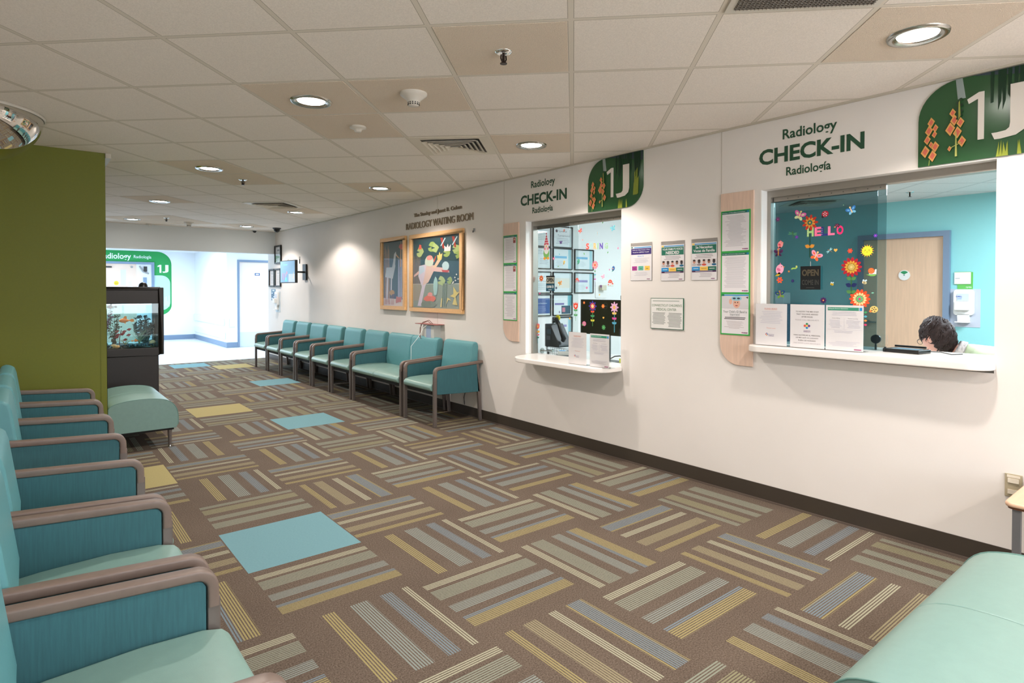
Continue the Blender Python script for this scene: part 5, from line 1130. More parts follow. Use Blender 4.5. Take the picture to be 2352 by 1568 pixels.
K(757, 1180, 116, pt(s_butterfly, c1=(246, 160, 80), c2=(246, 180, 110), c3=(110, 160, 90)), 'orange butterfly cling right of the OPEN sign', .3); K(390, 1365, 44, pt(s_heart, c=(240, 90, 160)), 'pink heart cling above the blue certificate'); K(1465, 1388, 40, pt(s_heart, c=(248, 214, 110)), 'yellow heart cling above the monitor'); K(640, 735, 56, pt(s_tulip, c1=(226, 60, 140)), 'small magenta tulip cling right of the gnome'); K(1237, 1262, 50, pt(s_tulip, c1=(226, 80, 160)), 'small pink tulip cling at the foot of the right certificate')
K(218, 118, 76, pt(s_flower, c1=(248, 186, 60), c2=(246, 150, 50), n=8), 'amber flower cling at the left of the blue certificate', f=z4); K(280, 243, 74, pt(s_flower, c1=(248, 222, 60), c2=(140, 190, 80)), 'yellow flower cling on the blue certificate', f=z4); K(262, 410, 90, pt(s_bug, c1=(240, 110, 150), c2=(250, 210, 220), head=(130, 190, 130)), 'pink ladybird cling below the blue certificate', f=z4)
K(355, 620, 120, tall(pt(s_tulip, c1=(240, 110, 110), c2=(250, 190, 100)), 1, 2.2, (90, 180, 190), ((.55, (248, 176, 70), .5), (1.0, (238, 130, 150), .42), (1.4, (60, 130, 100), .35))), 'tall coral tulip cling in front of the desk phone', f=z4)
K(1037, 255, 145, tall(s_tulip, 1, 1.5, (150, 196, 150), ((.25, (96, 170, 110), .38), (.85, (96, 170, 110), .38))), 'red tulip cling with a white heart left of the monitor', f=z4)
K(1342, 258, 200, tall(pt(s_daisy, c1=(70, 60, 160), c2=(236, 90, 60), c3=(250, 214, 150), n=8), .98, 1.45, (96, 160, 90), ((.2, (238, 90, 50), .26), (.6, (70, 150, 100), .28), (1.0, (208, 200, 70), .28))), 'tall navy and red flower cling over the black monitor', f=z4)
K(1733, 280, 205, tall(pt(s_daisy, c1=(230, 176, 214), c2=(240, 200, 226), c3=(240, 190, 110), n=8), .98, 1.85, (100, 190, 210), ((.25, (246, 206, 110), .3), (.7, (226, 80, 160), .3), (1.1, (90, 170, 200), .3))), 'tall lilac flower cling over the right side of the monitor', f=z4)
K(1188, 195, 52, pt(s_flower, c1=(240, 120, 60)), 'small orange flower cling at the top left corner of the monitor', f=z4); K(1530, 258, 80, pt(s_flower, c1=(242, 130, 60)), 'orange flower cling in the middle of the monitor', f=z4); K(1537, 467, 52, pt(s_heart, c=(244, 190, 90)), 'orange heart cling on the monitor', f=z4); K(1540, 640, 92, pt(s_flower, c1=(84, 160, 96), c2=(130, 200, 130), n=7), 'green flower cling low on the monitor', f=z4); K(1190, 572, 110, pt(s_bug, c1=(236, 120, 170), c2=(120, 180, 120), head=(120, 180, 120)), 'pink and green bug cling at the monitor left edge', f=z4)
K(745, 363, 60, pt(s_star, c=(84, 80, 160)), 'navy star cling under the middle certificates', f=z4); K(930, 478, 44, pt(s_flower, c1=(248, 190, 100)), 'small amber flower cling on the lowest certificate', f=z4)
x, y = z3(583, 1182); hang_sign(x, y, 148/7.84, 278/7.84, 'small OPEN come in sign hanging on the small window glass', False)

# ---- counter notices in acrylic stands
def counter_sign(Yl, z0, X, kind, lab):
    t = thing('notice_stand', lab, 'notice stand', (X, Yl, z0), group='acrylic notice stands on the check-in counters'); M = fr((0, 0, 0), (0, -1, 0), (0, 0, 1)); W, H = .218, .278
    MB(M).box((0, 0, 0), (W, H, .0025), acryl_m).box((0, 0, .0045), (W, H, .007), acryl_m).box((0, 0, -.07), (W, .003, 0), acryl_m).build('stand', t)
    o = MB(M); o.rect(.003, .004, W-.003, H-.003, .003, paper_m, .0008); w_ = .0042; c = flat((204, 201, 214)); T = lambda s, u0, v0, u1, v1, cc, b=0: o.text(s, u0, v0, u1, v1, w_, flat(cc), b)
    def logo(u, v, s):
        for k, (a, b, cc) in enumerate(((0, .5, (210, 60, 60)), (.5, 1, (90, 60, 140)), (1, .5, (40, 140, 200)), (.5, 0, (240, 150, 60)))): o.rect(u+a*s, v+b*s, u+(a+.5)*s, v+(b+.5)*s, w_, flat(cc))
    if kind == 'read':
        T('PLEASE READ!', .065, .238, .150, .248, (226, 140, 110)); o.rect(.065, .2355, .15, .2362, w_, flat((226, 140, 110))); o.lines(.03, .145, .188, .228, 8, w_, c, .35, .24, 3)
        T('Thank you!', .078, .110, .140, .120, (226, 150, 130)); logo(.072, .066, .012); T('Connecticut', .092, .073, .130, .079, (110, 70, 130)); T("Children's", .092, .063, .130, .070, (110, 70, 130), .02)
    elif kind == 'mri':
        for k, s in enumerate(('TO NOTIFY THE MRI STAFF', 'THAT YOU HAVE ARRIVED', 'AFTER HOURS')): T(s, (.038, .042, .074)[k], .226-.0165*k, (.180, .176, .144)[k], .2345-.0165*k, (120, 112, 112), .01)
        T('PLEASE CALL 860-545-8275', .036, .174, .182, .182, (180, 174, 178))
        for a, b, cc in ((0, .011, (60, 150, 110)), (-.013, 0, (226, 90, 80)), (0, 0, (244, 190, 110)), (.013, 0, (110, 60, 140)), (0, -.012, (40, 150, 210))): o.disc(.109+a, .142+b, .0075, w_+(.0005 if a == 0 and b == 0 else 0), flat(cc), n=12)
        T('Connecticut', .088, .110, .130, .116, (130, 80, 140)); T("Children's", .088, .102, .130, .109, (130, 80, 140), .02)
        for k, s in enumerate(('PARA NOTIFICAR AL PERSONAL', 'DE MRI QUE HA LLEGADO', 'FUERA DE HORARIO')): T(s, (.026, .04, .055)[k], .078-.0165*k, (.192, .178, .163)[k], .0865-.0165*k, (120, 112, 112), .01)
        T('POR FAVOR LLAMA 860-545-8275', .026, .028, .192, .036, (180, 174, 178))
    else:
        o.rect(.014, .244, .190, .262, w_, flat((60, 150, 122))).rect(.194, .244, .208, .262, w_, flat((40, 150, 214))); o.text('Billing & Finance Questions', .018, .250, .13, .258, w_+.0007, flat((225, 240, 234)), .015)
        o.lines(.03, .212, .19, .238, 3, w_, c, .2, .3, 5).rect(.012, .13, .208, .1306, w_, c).rect(.108, .13, .1086, .198, w_, c); T('Patient Billing', .04, .193, .085, .199, (120, 116, 130)); T('Financial Counseling', .13, .193, .185, .199, (120, 116, 130))
        o.lines(.02, .138, .10, .188, 6, w_, c, .5, .3, 6).lines(.12, .138, .20, .188, 6, w_, c, .5, .3, 7).lines(.05, .108, .17, .124, 2, w_, c, .3, .3, 8).lines(.02, .028, .20, .06, 4, w_, c, .5, .25, 9); o.rect(.165, .010, .205, .018, w_, flat((180, 120, 150)))
    o.build('paper', t)
counter_sign(2.118, 1.05, 3.80, 'read', 'PLEASE READ notice standing at the left end of the large window counter')
counter_sign(1.884, 1.05, 3.80, 'mri', 'bilingual MRI after hours notice standing in the middle of three counter notices')
counter_sign(1.664, 1.05, 3.80, 'bill', 'billing questions notice with green banner, right one of three on the large counter')
counter_sign(3.738, .78, 3.64, 'read', 'PLEASE READ notice standing on the small window counter')
counter_sign(3.486, .78, 3.64, 'bill', 'billing questions notice with green banner on the small window counter')

# ---- signature pad, camera disc on the large counter
t = thing('signature_pad', 'black electronic signature pad with its pen on the large window counter', 'signature pad', (4.02, 1.30, 1.05)); t.rotation_euler = (0, 0, math.radians(-8))
PM = fr((0, 0, 0), (0, -1, 0), (1, 0, 0))
MB().box((-.07, -.10, 0), (.07, .10, .022), black_m).build('case', t, bevel=.005); MB().box((-.045, -.075, .022), (.035, .06, .0235), mat('lcd_screen', (150, 190, 214), .15)).build('screen', t)
MB().cyl((.055, -.08, .031), (.055, .09, .031), .006, black_m).build('pen', t); MB().tube([(.05, -.10, .012), (.04, -.16, .014), (.08, -.20, .002), (.16, -.22, .002)], .0025, black_m, 6).build('cable', t)
t = thing('desk_camera', 'round black disc on a small clear stand beside the signature pad', 'camera', (3.99, 1.455, 1.05))
MB().cyl((.0, 0, .070), (.012, 0, .070), .027, black_m, n=28).build('disc', t); MB().box((-.02, -.06, 0), (.03, .03, .006), acryl_m).box((.004, -.062, 0), (.010, -.03, .10), acryl_m).cyl((.006, 0, .006), (.006, 0, .05), .006, darkg_m).build('stand', t)

# ================================================================ INSIDE THE OFFICE
tag(MB().box((4.27, .1, .70), (4.64, 2.30, .74), solid_m).box((4.64, 1.38, .70), (5.5, 2.30, .74), solid_m).box((4.04, 2.30, .70), (4.80, 4.80, .74), solid_m).box((4.30, .1, 0), (4.34, .14, .70), greyp_m).box((4.74, 2.2, 0), (4.78, 2.24, .70), greyp_m).box((4.74, 4.7, 0), (4.78, 4.74, .70), greyp_m).box((4.06, 4.7, 0), (4.10, 4.74, .70), greyp_m).box((4.30, .1, .60), (4.33, 4.8, .70), greyp_m).build('office_desk'), 'long white desk running behind both check-in windows', 'desk')
# certificates on the side wall
SMF = sidef(0, 0, 4.85)
def cert(r, c, lab, kind):
    x0 = (4.148, 4.473, 4.803)[c]; x1 = x0+.296+(.01 if c == 2 else 0); zt = (2.115, 1.875, 1.613, 1.367, 1.117)[r]; zb = zt-.238
    def d(p, a, b, e, f, w):
        W, H = e-a, f-b; p.rect(a-.004, b-.004, e+.004, f+.004, w, flat((226, 190, 96)), .0006).rect(a+.002, b+.002, e-.002, f-.002, w+.0008, flat((240, 242, 245)), .0006); w += .0016
        if kind == 'blue': p.rect(a+.01, b+.02, e-.004, f-.035, w, flat((46, 60, 150))).lines(a+.05, b+.03, e-.05, b+.10, 4, w+.0007, flat((130, 140, 200)), .4, .25).text('Award of Excellence', a+.05, b+.125, e-.05, b+.137, w+.0007, flat((220, 224, 240)), .01)
        elif kind == 'swirl': p.prism([(a, f), (a+.07, f), (a+.035, f-.05), (a+.045, b+.06), (a+.09, b), (a, b)], w, w+.0005, flat((30, 150, 190))).disc(a+.03, b+.14, .026, w+.0006, flat((30, 84, 130))).disc(a+.03, b+.09, .024, w+.0011, flat((160, 150, 176))).prism([(a, b), (a+.09, b), (a+.03, b+.06), (a, b+.07)], w+.0006, w+.001, flat((60, 150, 150))).text('2024 DAISY', a+.10, f-.04, e-.03, f-.022, w, flat((170, 176, 190))).text('AWARD', a+.10, f-.068, a+.19, f-.05, w, flat((170, 176, 190))).lines(a+.12, b+.04, e-.03, b+.11, 4, w, flat((190, 190, 200)))
        elif kind == 'turnip': p.disc(a+.045, f-.045, .016, w, flat((96, 70, 84))).text('Special', a+.07, f-.060, a+.20, f-.035, w, flat((140, 140, 150))).text('Turnaround', a+.06, f-.105, e-.03, f-.082, w, flat((150, 150, 158))).lines(a+.03, b+.03, e-.03, b+.10, 4, w, flat((186, 186, 196)))
        elif kind == 'photo': p.rect(a+.12, b+.01, e-.02, b+.10, w, flat((50, 56, 84))).rect(a+.13, b+.03, e-.10, b+.08, w+.0006, flat((214, 120, 140))).rect(a+.02, b+.11, a+.16, b+.13, w, flat((130, 100, 170))).rect(e-.06, b+.10, e, f, w, flat((130, 190, 204)))
        elif kind == 'green': p.lines(a+.05, b+.06, e-.05, f-.04, 7, w, flat((170, 186, 180)), .5, .2).disc(a+.05, b+.05, .024, w, flat((150, 180, 180)))
        elif kind == 'letter': p.rect(a+.03, b+.05, e-.03, f-.06, w, flat((244, 232, 220))).disc(a+.04, b+.05, .014, w+.0006, flat((110, 70, 90)))
        else: p.rect(a+.02, b+.115, a+.20, b+.14, w, flat({'bluebar': (130, 186, 226), 'violet': (166, 146, 204)}[kind])).rect(e-.055, b, e-.012, f, w, flat((176, 214, 226))).lines(a+.02, b+.03, a+.18, b+.09, 4, w, flat((190, 192, 204)), .5, .2)
    frame_pic('framed_certificate', x0, zb, x1, zt, SMF, .010, .015, mat('certificate_frame', (44, 42, 44), .35), lab, 'picture', d)
for r, c, k, lab in ((0, 0, 'green', 'greenish framed certificate at the top left inside the small window'), (0, 1, 'turnip', 'framed certificate top middle inside the small window with an orange star in front'),
        (1, 0, 'swirl', 'framed award with blue swirls behind the gnome cling'), (1, 1, 'bluebar', 'framed certificate with a blue bar, second row middle, behind the yellow bird cling'), (1, 2, 'bluebar', 'framed certificate with a pale blue bar just under SPRING'),
        (2, 0, 'turnip', 'framed certificate behind the large orange flower cling'), (2, 1, 'letter', 'framed cream certificate behind the orange butterfly cling'), (2, 2, 'violet', 'framed certificate with a violet bar at the right, third row'),
        (3, 0, 'blue', 'framed certificate with a deep blue sheet inside the small window'), (3, 1, 'photo', 'framed certificate with a dark photo in its lower corner'), (4, 1, 'violet', 'lowest framed certificate, behind the desk phone')): cert(r, c, lab, k)
t = thing('light_switch', 'white wall plate with a projecting badge reader beside the mushrooms cling', 'switch', (5.235, 4.85, 1.42))
LM = fr((0, 0, 0), (1, 0, 0), (0, 0, 1)); MB(LM).prism(rrect(-.09, -.10, .10, .09, .012), 0, .008, white_m).build('plate', t, bevel=.002); MB(LM).box((-.03, -.01, .008), (.05, .05, .055), mat('reader_ivory', (216, 208, 186), .4)).build('reader', t, bevel=.004)
# monitor
t = thing('computer_monitor', 'back of a black computer monitor with a round maker mark behind the small window', 'monitor', (4.20, 3.825, .74))
MB().box((-.018, -.31, .253), (.018, .31, .583), black_m).box((.018, -.18, .30), (.045, .18, .50), black_m).build('case', t, bevel=.006)
MB(fr((-.019, 0, 0), (0, -1, 0), (0, 0, 1))).prism([(.015+.028*math.cos(2*PI*i/28), .525+.028*math.sin(2*PI*i/28)) for i in range(28)], 0, .0004, flat((96, 100, 104))).prism([(.015+.026*math.cos(2*PI*i/28), .525+.026*math.sin(2*PI*i/28)) for i in range(28)], .0005, .0009, flat((22, 24, 26))).text('DELL', -.004, .518, .034, .532, .0012, flat((110, 114, 118)), .02).build('maker_mark', t)
MB().box((-.005, -.04, .012), (.03, .04, .30), darkg_m).box((-.07, -.12, 0), (.13, .12, .012), darkg_m).build('stand', t); MB().tube([(.0, -.28, .26), (.0, -.285, .15), (.02, -.25, .02)], .005, black_m).build('cable', t)
tag(MB().box((-.02, -.03, 0), (.03, .03, .04), black_m).build('webcam', bevel=.006), 'small black webcam clipped on top of the monitor', 'webcam').location = (4.20, 3.60, 1.326)
# desk phone, mesh tray, card terminal
t = thing('desk_phone', 'black desk phone standing up on a black wire tray behind the small window', 'telephone', (4.20, 4.47, .74))
MB().prism([(-.10, .10), (.11, .10), (.11, .13), (-.02, .33), (-.10, .33)], -.09, .09, darkg_m).build('body', t, bevel=.006)
t.rotation_euler = (0, 0, 0)
for ch in children(t): ch.matrix_basis = fr((0, 0, 0), (0, -1, 0), (0, 0, 1))
MB().tube([(-.05, -.0, .36), (-.055, -.03, .375), (-.06, -.08, .33), (-.06, -.12, .24), (-.05, -.14, .19), (-.045, -.12, .17)], [.022, .026, .02, .02, .026, .022], black_m, 12).build('handset', t)
MB(fr((-.095, 0, .17), (0, -1, 0), (0, 0, 1))).rect(-.07, .0, -.01, .04, 0, flat((90, 94, 98))).rect(-.06, .06, .0, .11, 0, flat((70, 84, 92))).build('keypad', t)
MB().ball((.0, .0, .39), (.02, .03, .03), mat('yellow_rubber', (228, 214, 40), .5), 12, 8).build('yellow_cover', t)
MB().tube([(-.02, .10, .20), (-.03, .14, .12), (-.02, .13, .02)], .004, black_m).build('cord', t)
bk = MB(); wire = mat('black_wire', (20, 20, 20), .4)
for k in range(4):
    z = .005+.03*k; s_ = .11+.008*k
    bk.tube([(-.09, s_, z), (-.09, -s_, z), (.09, -s_, z), (.09, s_, z), (-.09, s_, z)], .0018, wire, 5)
for k in range(9):
    y = -.11+.0275*k; bk.tube([(-.09, y, .0), (-.092, y*1.2, .095)], .0012, wire, 5)
bk.box((-.088, -.108, 0), (.088, .108, .004), wire)
b = bk.build('wire_tray'); b.location = (4.20, 4.42, .742); tag(b, 'black wire mesh tray under the desk phone', 'tray')
t = thing('metal_roller', 'short brushed metal rod with round ends lying in front of the wire tray', 'rod', (4.06, 4.46, .80))
MB().cyl((0, .09, 0), (0, -.06, .01), .006, brushed_m).build('rod', t); MB().cyl((0, .095, 0), (0, .088, 0), .028, brushed_m, n=20).cyl((0, -.06, .01), (0, -.068, .01), .014, brushed_m).build('end_disc', t); MB().box((-.01, -.005, -.058), (.01, .005, -.004), black_m).build('support', t)
t = thing('card_terminal', 'pale grey card payment terminal with a blue screen behind the small window', 'card terminal', (4.09, 4.245, .78)); t.rotation_euler = (0, 0, math.radians(35)); t.scale = (.8, .8, .8)
MB().prism([(-.04, -.09), (.04, -.09), (.045, .09), (-.045, .09)], 0, .05, mat('terminal_grey', (206, 210, 210), .4)).build('case', t, bevel=.008); MB().rect(-.032, .0, .032, .075, .0502, mat('terminal_blue', (40, 160, 230), .2, emit=.4), .001).build('screen', t)
o = MB()
for i in range(3):
    for j in range(4): o.rect(-.03+.022*i, -.08+.018*j, -.014+.022*i, -.068+.018*j, .0502, darkg_m, .003)
o.build('keys', t)
MB().box((-.1, -.03, 0), (.1, .03, .02), darkg_m).build('scanner'); o = C.objects[-1]; o.location = (4.10, 4.06, .78); o.rotation_euler = (0, 0, .9); tag(o, 'low dark grey device lying beside the card terminal', 'device')
t = thing('box_file', 'white printed carton on a low shelf at the right of the small window', 'box', (4.34, 3.50, .742)); MB().box((-.08, -.12, 0), (.08, .12, .10), mat('carton_white', (222, 224, 230), .6)).build('carton', t); MB(fr((-.081, 0, 0), (0, -1, 0), (0, 0, 1))).rect(-.11, .02, .02, .08, 0, flat((140, 144, 160))).lines(-.10, .03, .01, .07, 3, .0007, flat((70, 72, 84))).build('printing', t)
MB().box((-.05, -.06, 0), (.05, .06, .045), black_m).box((-.055, -.04, .02), (-.049, .04, .04), greyp_m).build('stapler_tray'); o = C.objects[-1]; o.location = (4.34, 3.48, .845); tag(o, 'small black desk gadget on top of the white carton', 'gadget')
o = MB().box((-.06, -.09, 0), (.06, .09, .035), mat('yellow_notes', (220, 226, 90), .6)).build('sticky_notes'); o.location = (4.09, 3.42, .78); tag(o, 'yellow green block at the right end of the small window counter', 'notepad')
o = MB().tube([(0, .20, .0), (.0, .12, .04), (-.01, .05, .05), (0, -.02, .02), (.02, -.09, .045)], .005, black_m).build('black_cable'); o.location = (4.03, 3.44, .79); tag(o, 'thick black cable looping over the yellow green block', 'cable')
# back of the office
t = thing('rolling_cart', 'blue grey office cart with drawers along the teal wall', 'cart', (8.30, 4.35, 0)); MB().box((-.25, -.30, .08), (.25, .30, 1.22), bluegrey_m).build('body', t, bevel=.01)
MB().box((-.262, -.28, .9), (-.25, .28, 1.16), mat('drawer_grey', (190, 200, 206), .4)).build('drawer', t); MB().box((-.264, .02, 1.17), (-.25, .28, 1.21), mat('red_tag', (226, 80, 50), .5)).build('red_label', t); MB().box((-.264, -.28, 1.17), (-.25, -.12, 1.21), mat('red_tag', (226, 80, 50), .5)).build('red_label', t)
for x in (-.2, .2):
    for y in (-.25, .25): MB().cyl((x-.012, y, .04), (x+.012, y, .04), .04, black_m).build('wheel', t)
o = MB().box((-.1, -.16, 0), (.1, .16, .16), white_m).build('white_box', bevel=.01); o.location = (8.30, 4.32, 1.22); tag(o, 'white box on top of the blue grey office cart', 'box')
t = thing('sanitizer_dispenser', 'white hand sanitizer dispenser on a lavender plate by the maple office door', 'dispenser', (8.66, 2.20, .98)); dispenser(t, fr((0, 0, 0), (0, -1, 0), (0, 0, 1)))
MB(fr((-.058, .03, .335), (0, -1, 0), (0, 0, 1))).text('PURELL', -.04, .02, .02, .034, 0, flat((60, 100, 190)), .02).lines(-.03, -.01, .02, .014, 2, 0, flat((150, 180, 220))).build('brand_print', t)
t = thing('room_number_sign', 'white and green room number sign above the sanitizer dispenser', 'sign', (8.66, 2.21, 1.43)); M = fr((0, 0, 0), (0, -1, 0), (0, 0, 1))
MB(M).rect(-.06, 0, .09, .20, 0, flat((104, 186, 92)), .006).build('green_plate', t); MB(M).rect(-.09, .055, .075, .205, .008, flat((104, 186, 92)), .003).rect(-.09, .06, .072, .20, .011, white_m, .003).text('1J46', .025, .012, .078, .030, .0065, flat((236, 246, 236)), .02).lines(-.08, .12, -.03, .135, 1, .0145, flat((150, 150, 150))).build('white_plate', t)
# ---- seated clerk
skin = mat('skin', (232, 176, 158), .5); hair = mat('dark_brown_hair', (48, 33, 31), .5, noise=.4, scale=60, stretch=(1, 1, 3), spec=.35); sweat = mat('pale_green_sweater', (206, 222, 188), .85, bump=.2, bscale=120)
def skinmesh(name, pts, edges, radii, mt, parent=None, sub=2, root=0):
    me = bpy.data.meshes.new(name); me.from_pydata(pts, edges, []); o = bpy.data.objects.new(name, me); C.objects.link(o); me.materials.append(mt)
    sk = o.modifiers.new('skin', 'SKIN'); sk.use_smooth_shade = True
    for i, r in enumerate(radii): sv = me.skin_vertices[0].data[i]; sv.radius = r if isinstance(r, tuple) else (r, r); sv.use_root = (i == root)
    s_ = o.modifiers.new('sub', 'SUBSURF'); s_.levels = s_.render_levels = sub
    if parent: o.parent = parent
    return o
PX, PY = 5.02, .99         # the clerk sits here, facing +Y with the head bowed
chair = thing('office_chair', 'dark swivel office chair under the seated clerk', 'chair', (PX, PY-.27, 0))
MB().prism(rrect(-.24, -.23, .24, .25, .08), .34, .395, darkg_m).build('seat', chair, bevel=.015); MB().prism(rrect(-.21, -.31, .21, -.26, .02), .56, .92, darkg_m).build('backrest', chair, bevel=.01); MB().box((-.03, -.30, .42), (.03, -.28, .60), black_m).build('back_support', chair); MB().cyl((0, 0, .08), (0, 0, .34), .03, black_m).build('column', chair)
for k in range(5):
    a = 2*PI*k/5; lg = MB().tube([(0, 0, .09), (.28*math.cos(a), .28*math.sin(a), .06)], [.022, .014], black_m).build('leg', chair); MB().ball((.28*math.cos(a), .28*math.sin(a), .027), .027, black_m, 10, 8).build('caster', lg)
# body (one skin surface): pelvis, spine, neck, arms to the finger roots, legs to the feet
HX, HYY, HZ = PX-.10, 1.405, 1.088      # head centre
B = [(PX, PY-.28, .54), (PX, PY-.22, .74), (PX-.01, PY-.06, .91), (PX-.03, 1.09, .975), (PX-.07, 1.245, .985), (HX+.01, 1.33, 1.02),
     (PX-.20, 1.12, .945), (PX-.25, 1.24, .80), (PX-.20, 1.46, .80), (PX-.17, 1.54, .79), (PX+.15, 1.14, .945), (PX+.22, 1.24, .80), (PX+.12, 1.46, .80), (PX+.10, 1.54, .79),
     (PX-.10, PY-.24, .52), (PX-.13, PY+.18, .53), (PX-.14, PY+.22, .10), (PX-.14, PY+.34, .05), (PX+.10, PY-.24, .52), (PX+.13, PY+.18, .53), (PX+.14, PY+.22, .10), (PX+.14, PY+.34, .05)]
E_ = [(0, 1), (1, 2), (2, 3), (3, 4), (4, 5), (3, 6), (6, 7), (7, 8), (8, 9), (3, 10), (10, 11), (11, 12), (12, 13), (0, 14), (14, 15), (15, 16), (16, 17), (0, 18), (18, 19), (19, 20), (20, 21)]
RB = [(.14, .11), (.13, .10), (.13, .10), (.10, .08), (.052, .052), (.052, .052), .058, .045, .034, .03, .058, .045, .034, .03, .085, .062, .042, .04, .085, .062, .042, .04]
body = skinmesh('person', B, E_, RB, skin); tag(body, 'person with short dark curly hair, glasses and pale green sweater behind the large window counter', 'person')
# clothing: sweater over torso and arms, trousers, shoes
skinmesh('sweater', [B[i] for i in (0, 1, 2, 3, 4, 6, 7, 8, 10, 11, 12)]+[(PX-.082, 1.275, .995)], [(0, 1), (1, 2), (2, 3), (3, 4), (3, 5), (5, 6), (6, 7), (3, 8), (8, 9), (9, 10), (4, 11)], [(.155, .125), (.15, .12), (.16, .125), (.15, .115), (.092, .088), .08, .062, .046, .08, .062, .046, (.078, .076)], sweat, body)
skinmesh('trousers', [B[0], B[14], B[15], B[16], B[18], B[19], B[20]], [(0, 1), (1, 2), (2, 3), (0, 4), (4, 5), (5, 6)], [(.15, .12), .10, .075, .055, .10, .075, .055], mat('navy_trousers', (44, 48, 62), .8), body)
for i in (17, 21):
    x, y, z = B[i]; MB().ball((x, y-.02, .05), (.05, .13, .048), black_m, 14, 8).build('shoe', body)
# head: shaped surface, face toward +Y and tilted down
HM = Matrix.Translation((HX, HYY, HZ)) @ Matrix.Rotation(math.radians(-22), 4, 'Z') @ Matrix.Rotation(math.radians(-22), 4, 'X')
hd = MB(HM)
def headv(n=28, m=22):
    vs = []
    for j in range(m+1):
        t = PI*j/m
        for i in range(n):
            a = 2*PI*i/n; x, y, z = math.sin(t)*math.cos(a), math.sin(t)*math.sin(a), math.cos(t)
            X, Y, Z = .076*x, .096*y, .118*z
            if z < 0: k = 1+.30*z; X *= k; Y = Y*(1+.12*z) if y > 0 else Y*(1+.42*z)
            if y > 0 and z < .4: Y += .004*(1-abs(z))
            f_ = max(0, y)**6                                      # nose, brow, lips, chin on the front
            Y += f_*(.022*math.exp(-((z+.18)/.14)**2)*math.exp(-(x/.16)**2) + .006*math.exp(-((z-.16)/.1)**2) + .008*math.exp(-((z+.52)/.08)**2)*math.exp(-(x/.3)**2)+.010*math.exp(-((z+.82)/.12)**2))
            Y -= f_*.008*(math.exp(-((z-.03)/.09)**2))*(math.exp(-((abs(x)-.36)/.14)**2))
            vs.append((X, Y, Z))
    return vs, [(j*n+i, (j+1)*n+i, (j+1)*n+(i+1) % n, j*n+(i+1) % n) for j in range(m) for i in range(n)]
hd.add(*headv(), skin, True); hd.build('head', body)
for q in (-1, 1):
    e = MB(HM); e.ball((q*.030, .080, .004), .0125, white_m, 12, 8).ball((q*.030, .0905, .002), .0055, flat((60, 40, 30)), 10, 6); e.build('eye', body)
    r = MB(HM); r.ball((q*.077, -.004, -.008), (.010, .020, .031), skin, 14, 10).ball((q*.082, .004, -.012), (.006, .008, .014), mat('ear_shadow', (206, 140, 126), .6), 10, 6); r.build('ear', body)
    MB(HM).box((q*.014, .088, .022), (q*.046, .0945, .027), hair).build('eyebrow', body)
m_ = MB(HM); m_.ball((0, .088, -.062), (.022, .006, .006), mat('lips', (200, 110, 108), .5), 12, 8); m_.build('mouth', body)
# glasses
gl = MB(HM); gm = mat('glasses_frame', (70, 60, 62), .3, .3)
for q in (-1, 1):
    gl.tube([(q*.032+.024*math.cos(2*PI*i/16), .108, .002+.018*math.sin(2*PI*i/16)) for i in range(17)], .0016, gm, 6); gl.tube([(q*.055, .106, .006), (q*.078, .085, .008), (q*.083, .0, .004), (q*.082, -.02, -.006)], .0018, gm, 6)
gl.tube([(-.009, .108, .004), (0, .113, .007), (.009, .108, .004)], .0016, gm, 6); gl.build('glasses', body)
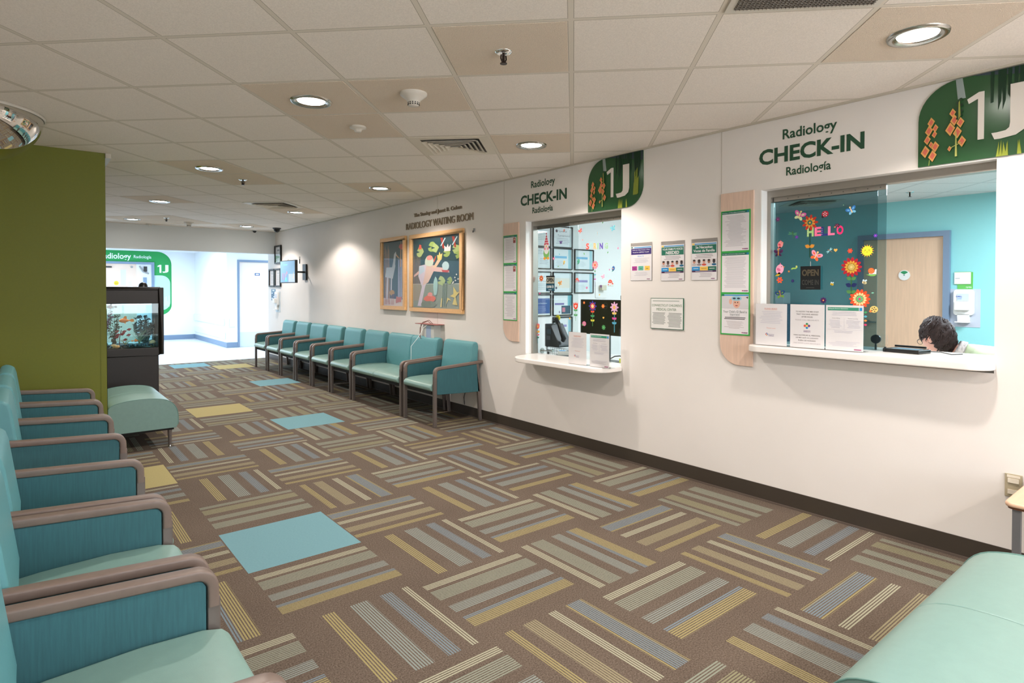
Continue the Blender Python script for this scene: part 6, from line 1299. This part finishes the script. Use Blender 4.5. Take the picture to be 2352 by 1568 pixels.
# hair: a cap of curls
hc = MB(HM); n, m = 40, 24; vs = []; R = random.Random(5)
for j in range(m+1):
    for i in range(n):
        a = 2*PI*i/n; t = PI*(.76-.13*math.sin(a))*j/m; x, y, z = math.sin(t)*math.cos(a), math.sin(t)*math.sin(a), math.cos(t)
        if y > .55 and z < .35: k_ = .90
        elif y > .0 and z < .05 and abs(x) > .3: k_ = .93
        else: k_ = 1.14+.05*math.sin(a*9+j*.9)+.04*math.sin(j*1.7+a*5)
        if z < -.3 and y > -.1: k_ *= 1-.25*(-z-.3)
        vs.append((.080*x*k_, (.100*y-.008)*k_, (.120*z+.006)*k_))
hc.add(vs, [(j*n+i, (j+1)*n+i, (j+1)*n+(i+1) % n, j*n+(i+1) % n) for j in range(m) for i in range(n)], hair, True)
for k in range(520):                                             # wavy locks following the scalp from the crown
    a = R.uniform(0, 2*PI); zc = R.uniform(-.15, .98)
    if math.sin(a) < -.1: zc = R.uniform(-.75, .98)
    t = math.acos(zc); x, y, z = math.sin(t)*math.cos(a), math.sin(t)*math.sin(a), math.cos(t)
    if y > .35 and z < .42 or y > -.12 and z < .22: continue
    ph = R.uniform(0, 6); am = R.uniform(.05, .11); sp_ = R.uniform(.05, .075); da = R.uniform(-.3, .5); pts = []
    for q in range(9):
        tt = t+sp_*q; aa = a+am*math.sin(ph+q*1.25)/max(.35, math.sin(tt))+da*.08*q; kk = 1.10+.035*math.sin(ph+q*.9)
        pts.append((.080*math.sin(tt)*math.cos(aa)*kk, (.100*math.sin(tt)*math.sin(aa)-.008)*kk, (.120*math.cos(tt)+.006)*kk))
    hc.tube(pts, [.003, .0045, .005, .005, .0048, .0042, .0035, .0025, .0012], hair, 5)
hc.build('hair', body)
# collar
cl = MB(); plaid = mat('plaid_collar', (206, 200, 200), .8, noise=.35, scale=50, stretch=(1, 3, 1))
vs = []; ax = Vector((-.25, .86, .44)).normalized(); e1 = Vector((1, 0, 0)); e1 = (e1-ax*e1.dot(ax)).normalized(); e2 = ax.cross(e1); c0 = Vector((PX-.084, 1.285, 1.0))
for r_, h in ((.070, -.028), (.074, .0), (.068, .022), (.076, .008), (.082, -.020)):
    vs += [tuple(c0+ax*h+e1*(r_*math.cos(2*PI*i/24))+e2*(r_*math.sin(2*PI*i/24))) for i in range(24)]
cl.add(vs, [(j*24+i, j*24+(i+1) % 24, (j+1)*24+(i+1) % 24, (j+1)*24+i) for j in range(4) for i in range(24)], plaid, True); cl.build('collar', body)
# hands: palm, four fingers and a thumb each, resting on the desk
for q, i in ((-1, 9), (1, 13)):
    wx, wy, wz = B[i]; wz = .775
    pts = [(wx, wy-.04, wz+.008), (wx, wy+.02, wz), (wx, wy+.055, wz-.004)]; ed = [(0, 1), (1, 2)]; rd = [(.026, .018), (.036, .015), (.038, .013)]
    for f_, (dx, L_) in enumerate(((-.028, .060), (-.010, .070), (.009, .066), (.027, .052))):
        b_ = len(pts); pts += [(wx+dx, wy+.078, wz-.004), (wx+dx*1.15, wy+.078+L_*.5, wz-.006), (wx+dx*1.2, wy+.078+L_, wz-.018)]; ed += [(2, b_), (b_, b_+1), (b_+1, b_+2)]; rd += [.0095, .009, .0075]
    b_ = len(pts); pts += [(wx-q*.036, wy+.020, wz-.002), (wx-q*.056, wy+.050, wz-.008), (wx-q*.060, wy+.076, wz-.014)]; ed += [(1, b_), (b_, b_+1), (b_+1, b_+2)]; rd += [.012, .010, .008]
    skinmesh('hand', pts, ed, rd, skin, body, 2, 1)
kb = MB().box((-.22, -.07, 0), (.22, .07, .018), black_m).build('keyboard', bevel=.004); kb.location = (PX-.13, 1.75, .74); tag(kb, 'black keyboard on the desk in front of the clerk', 'keyboard')
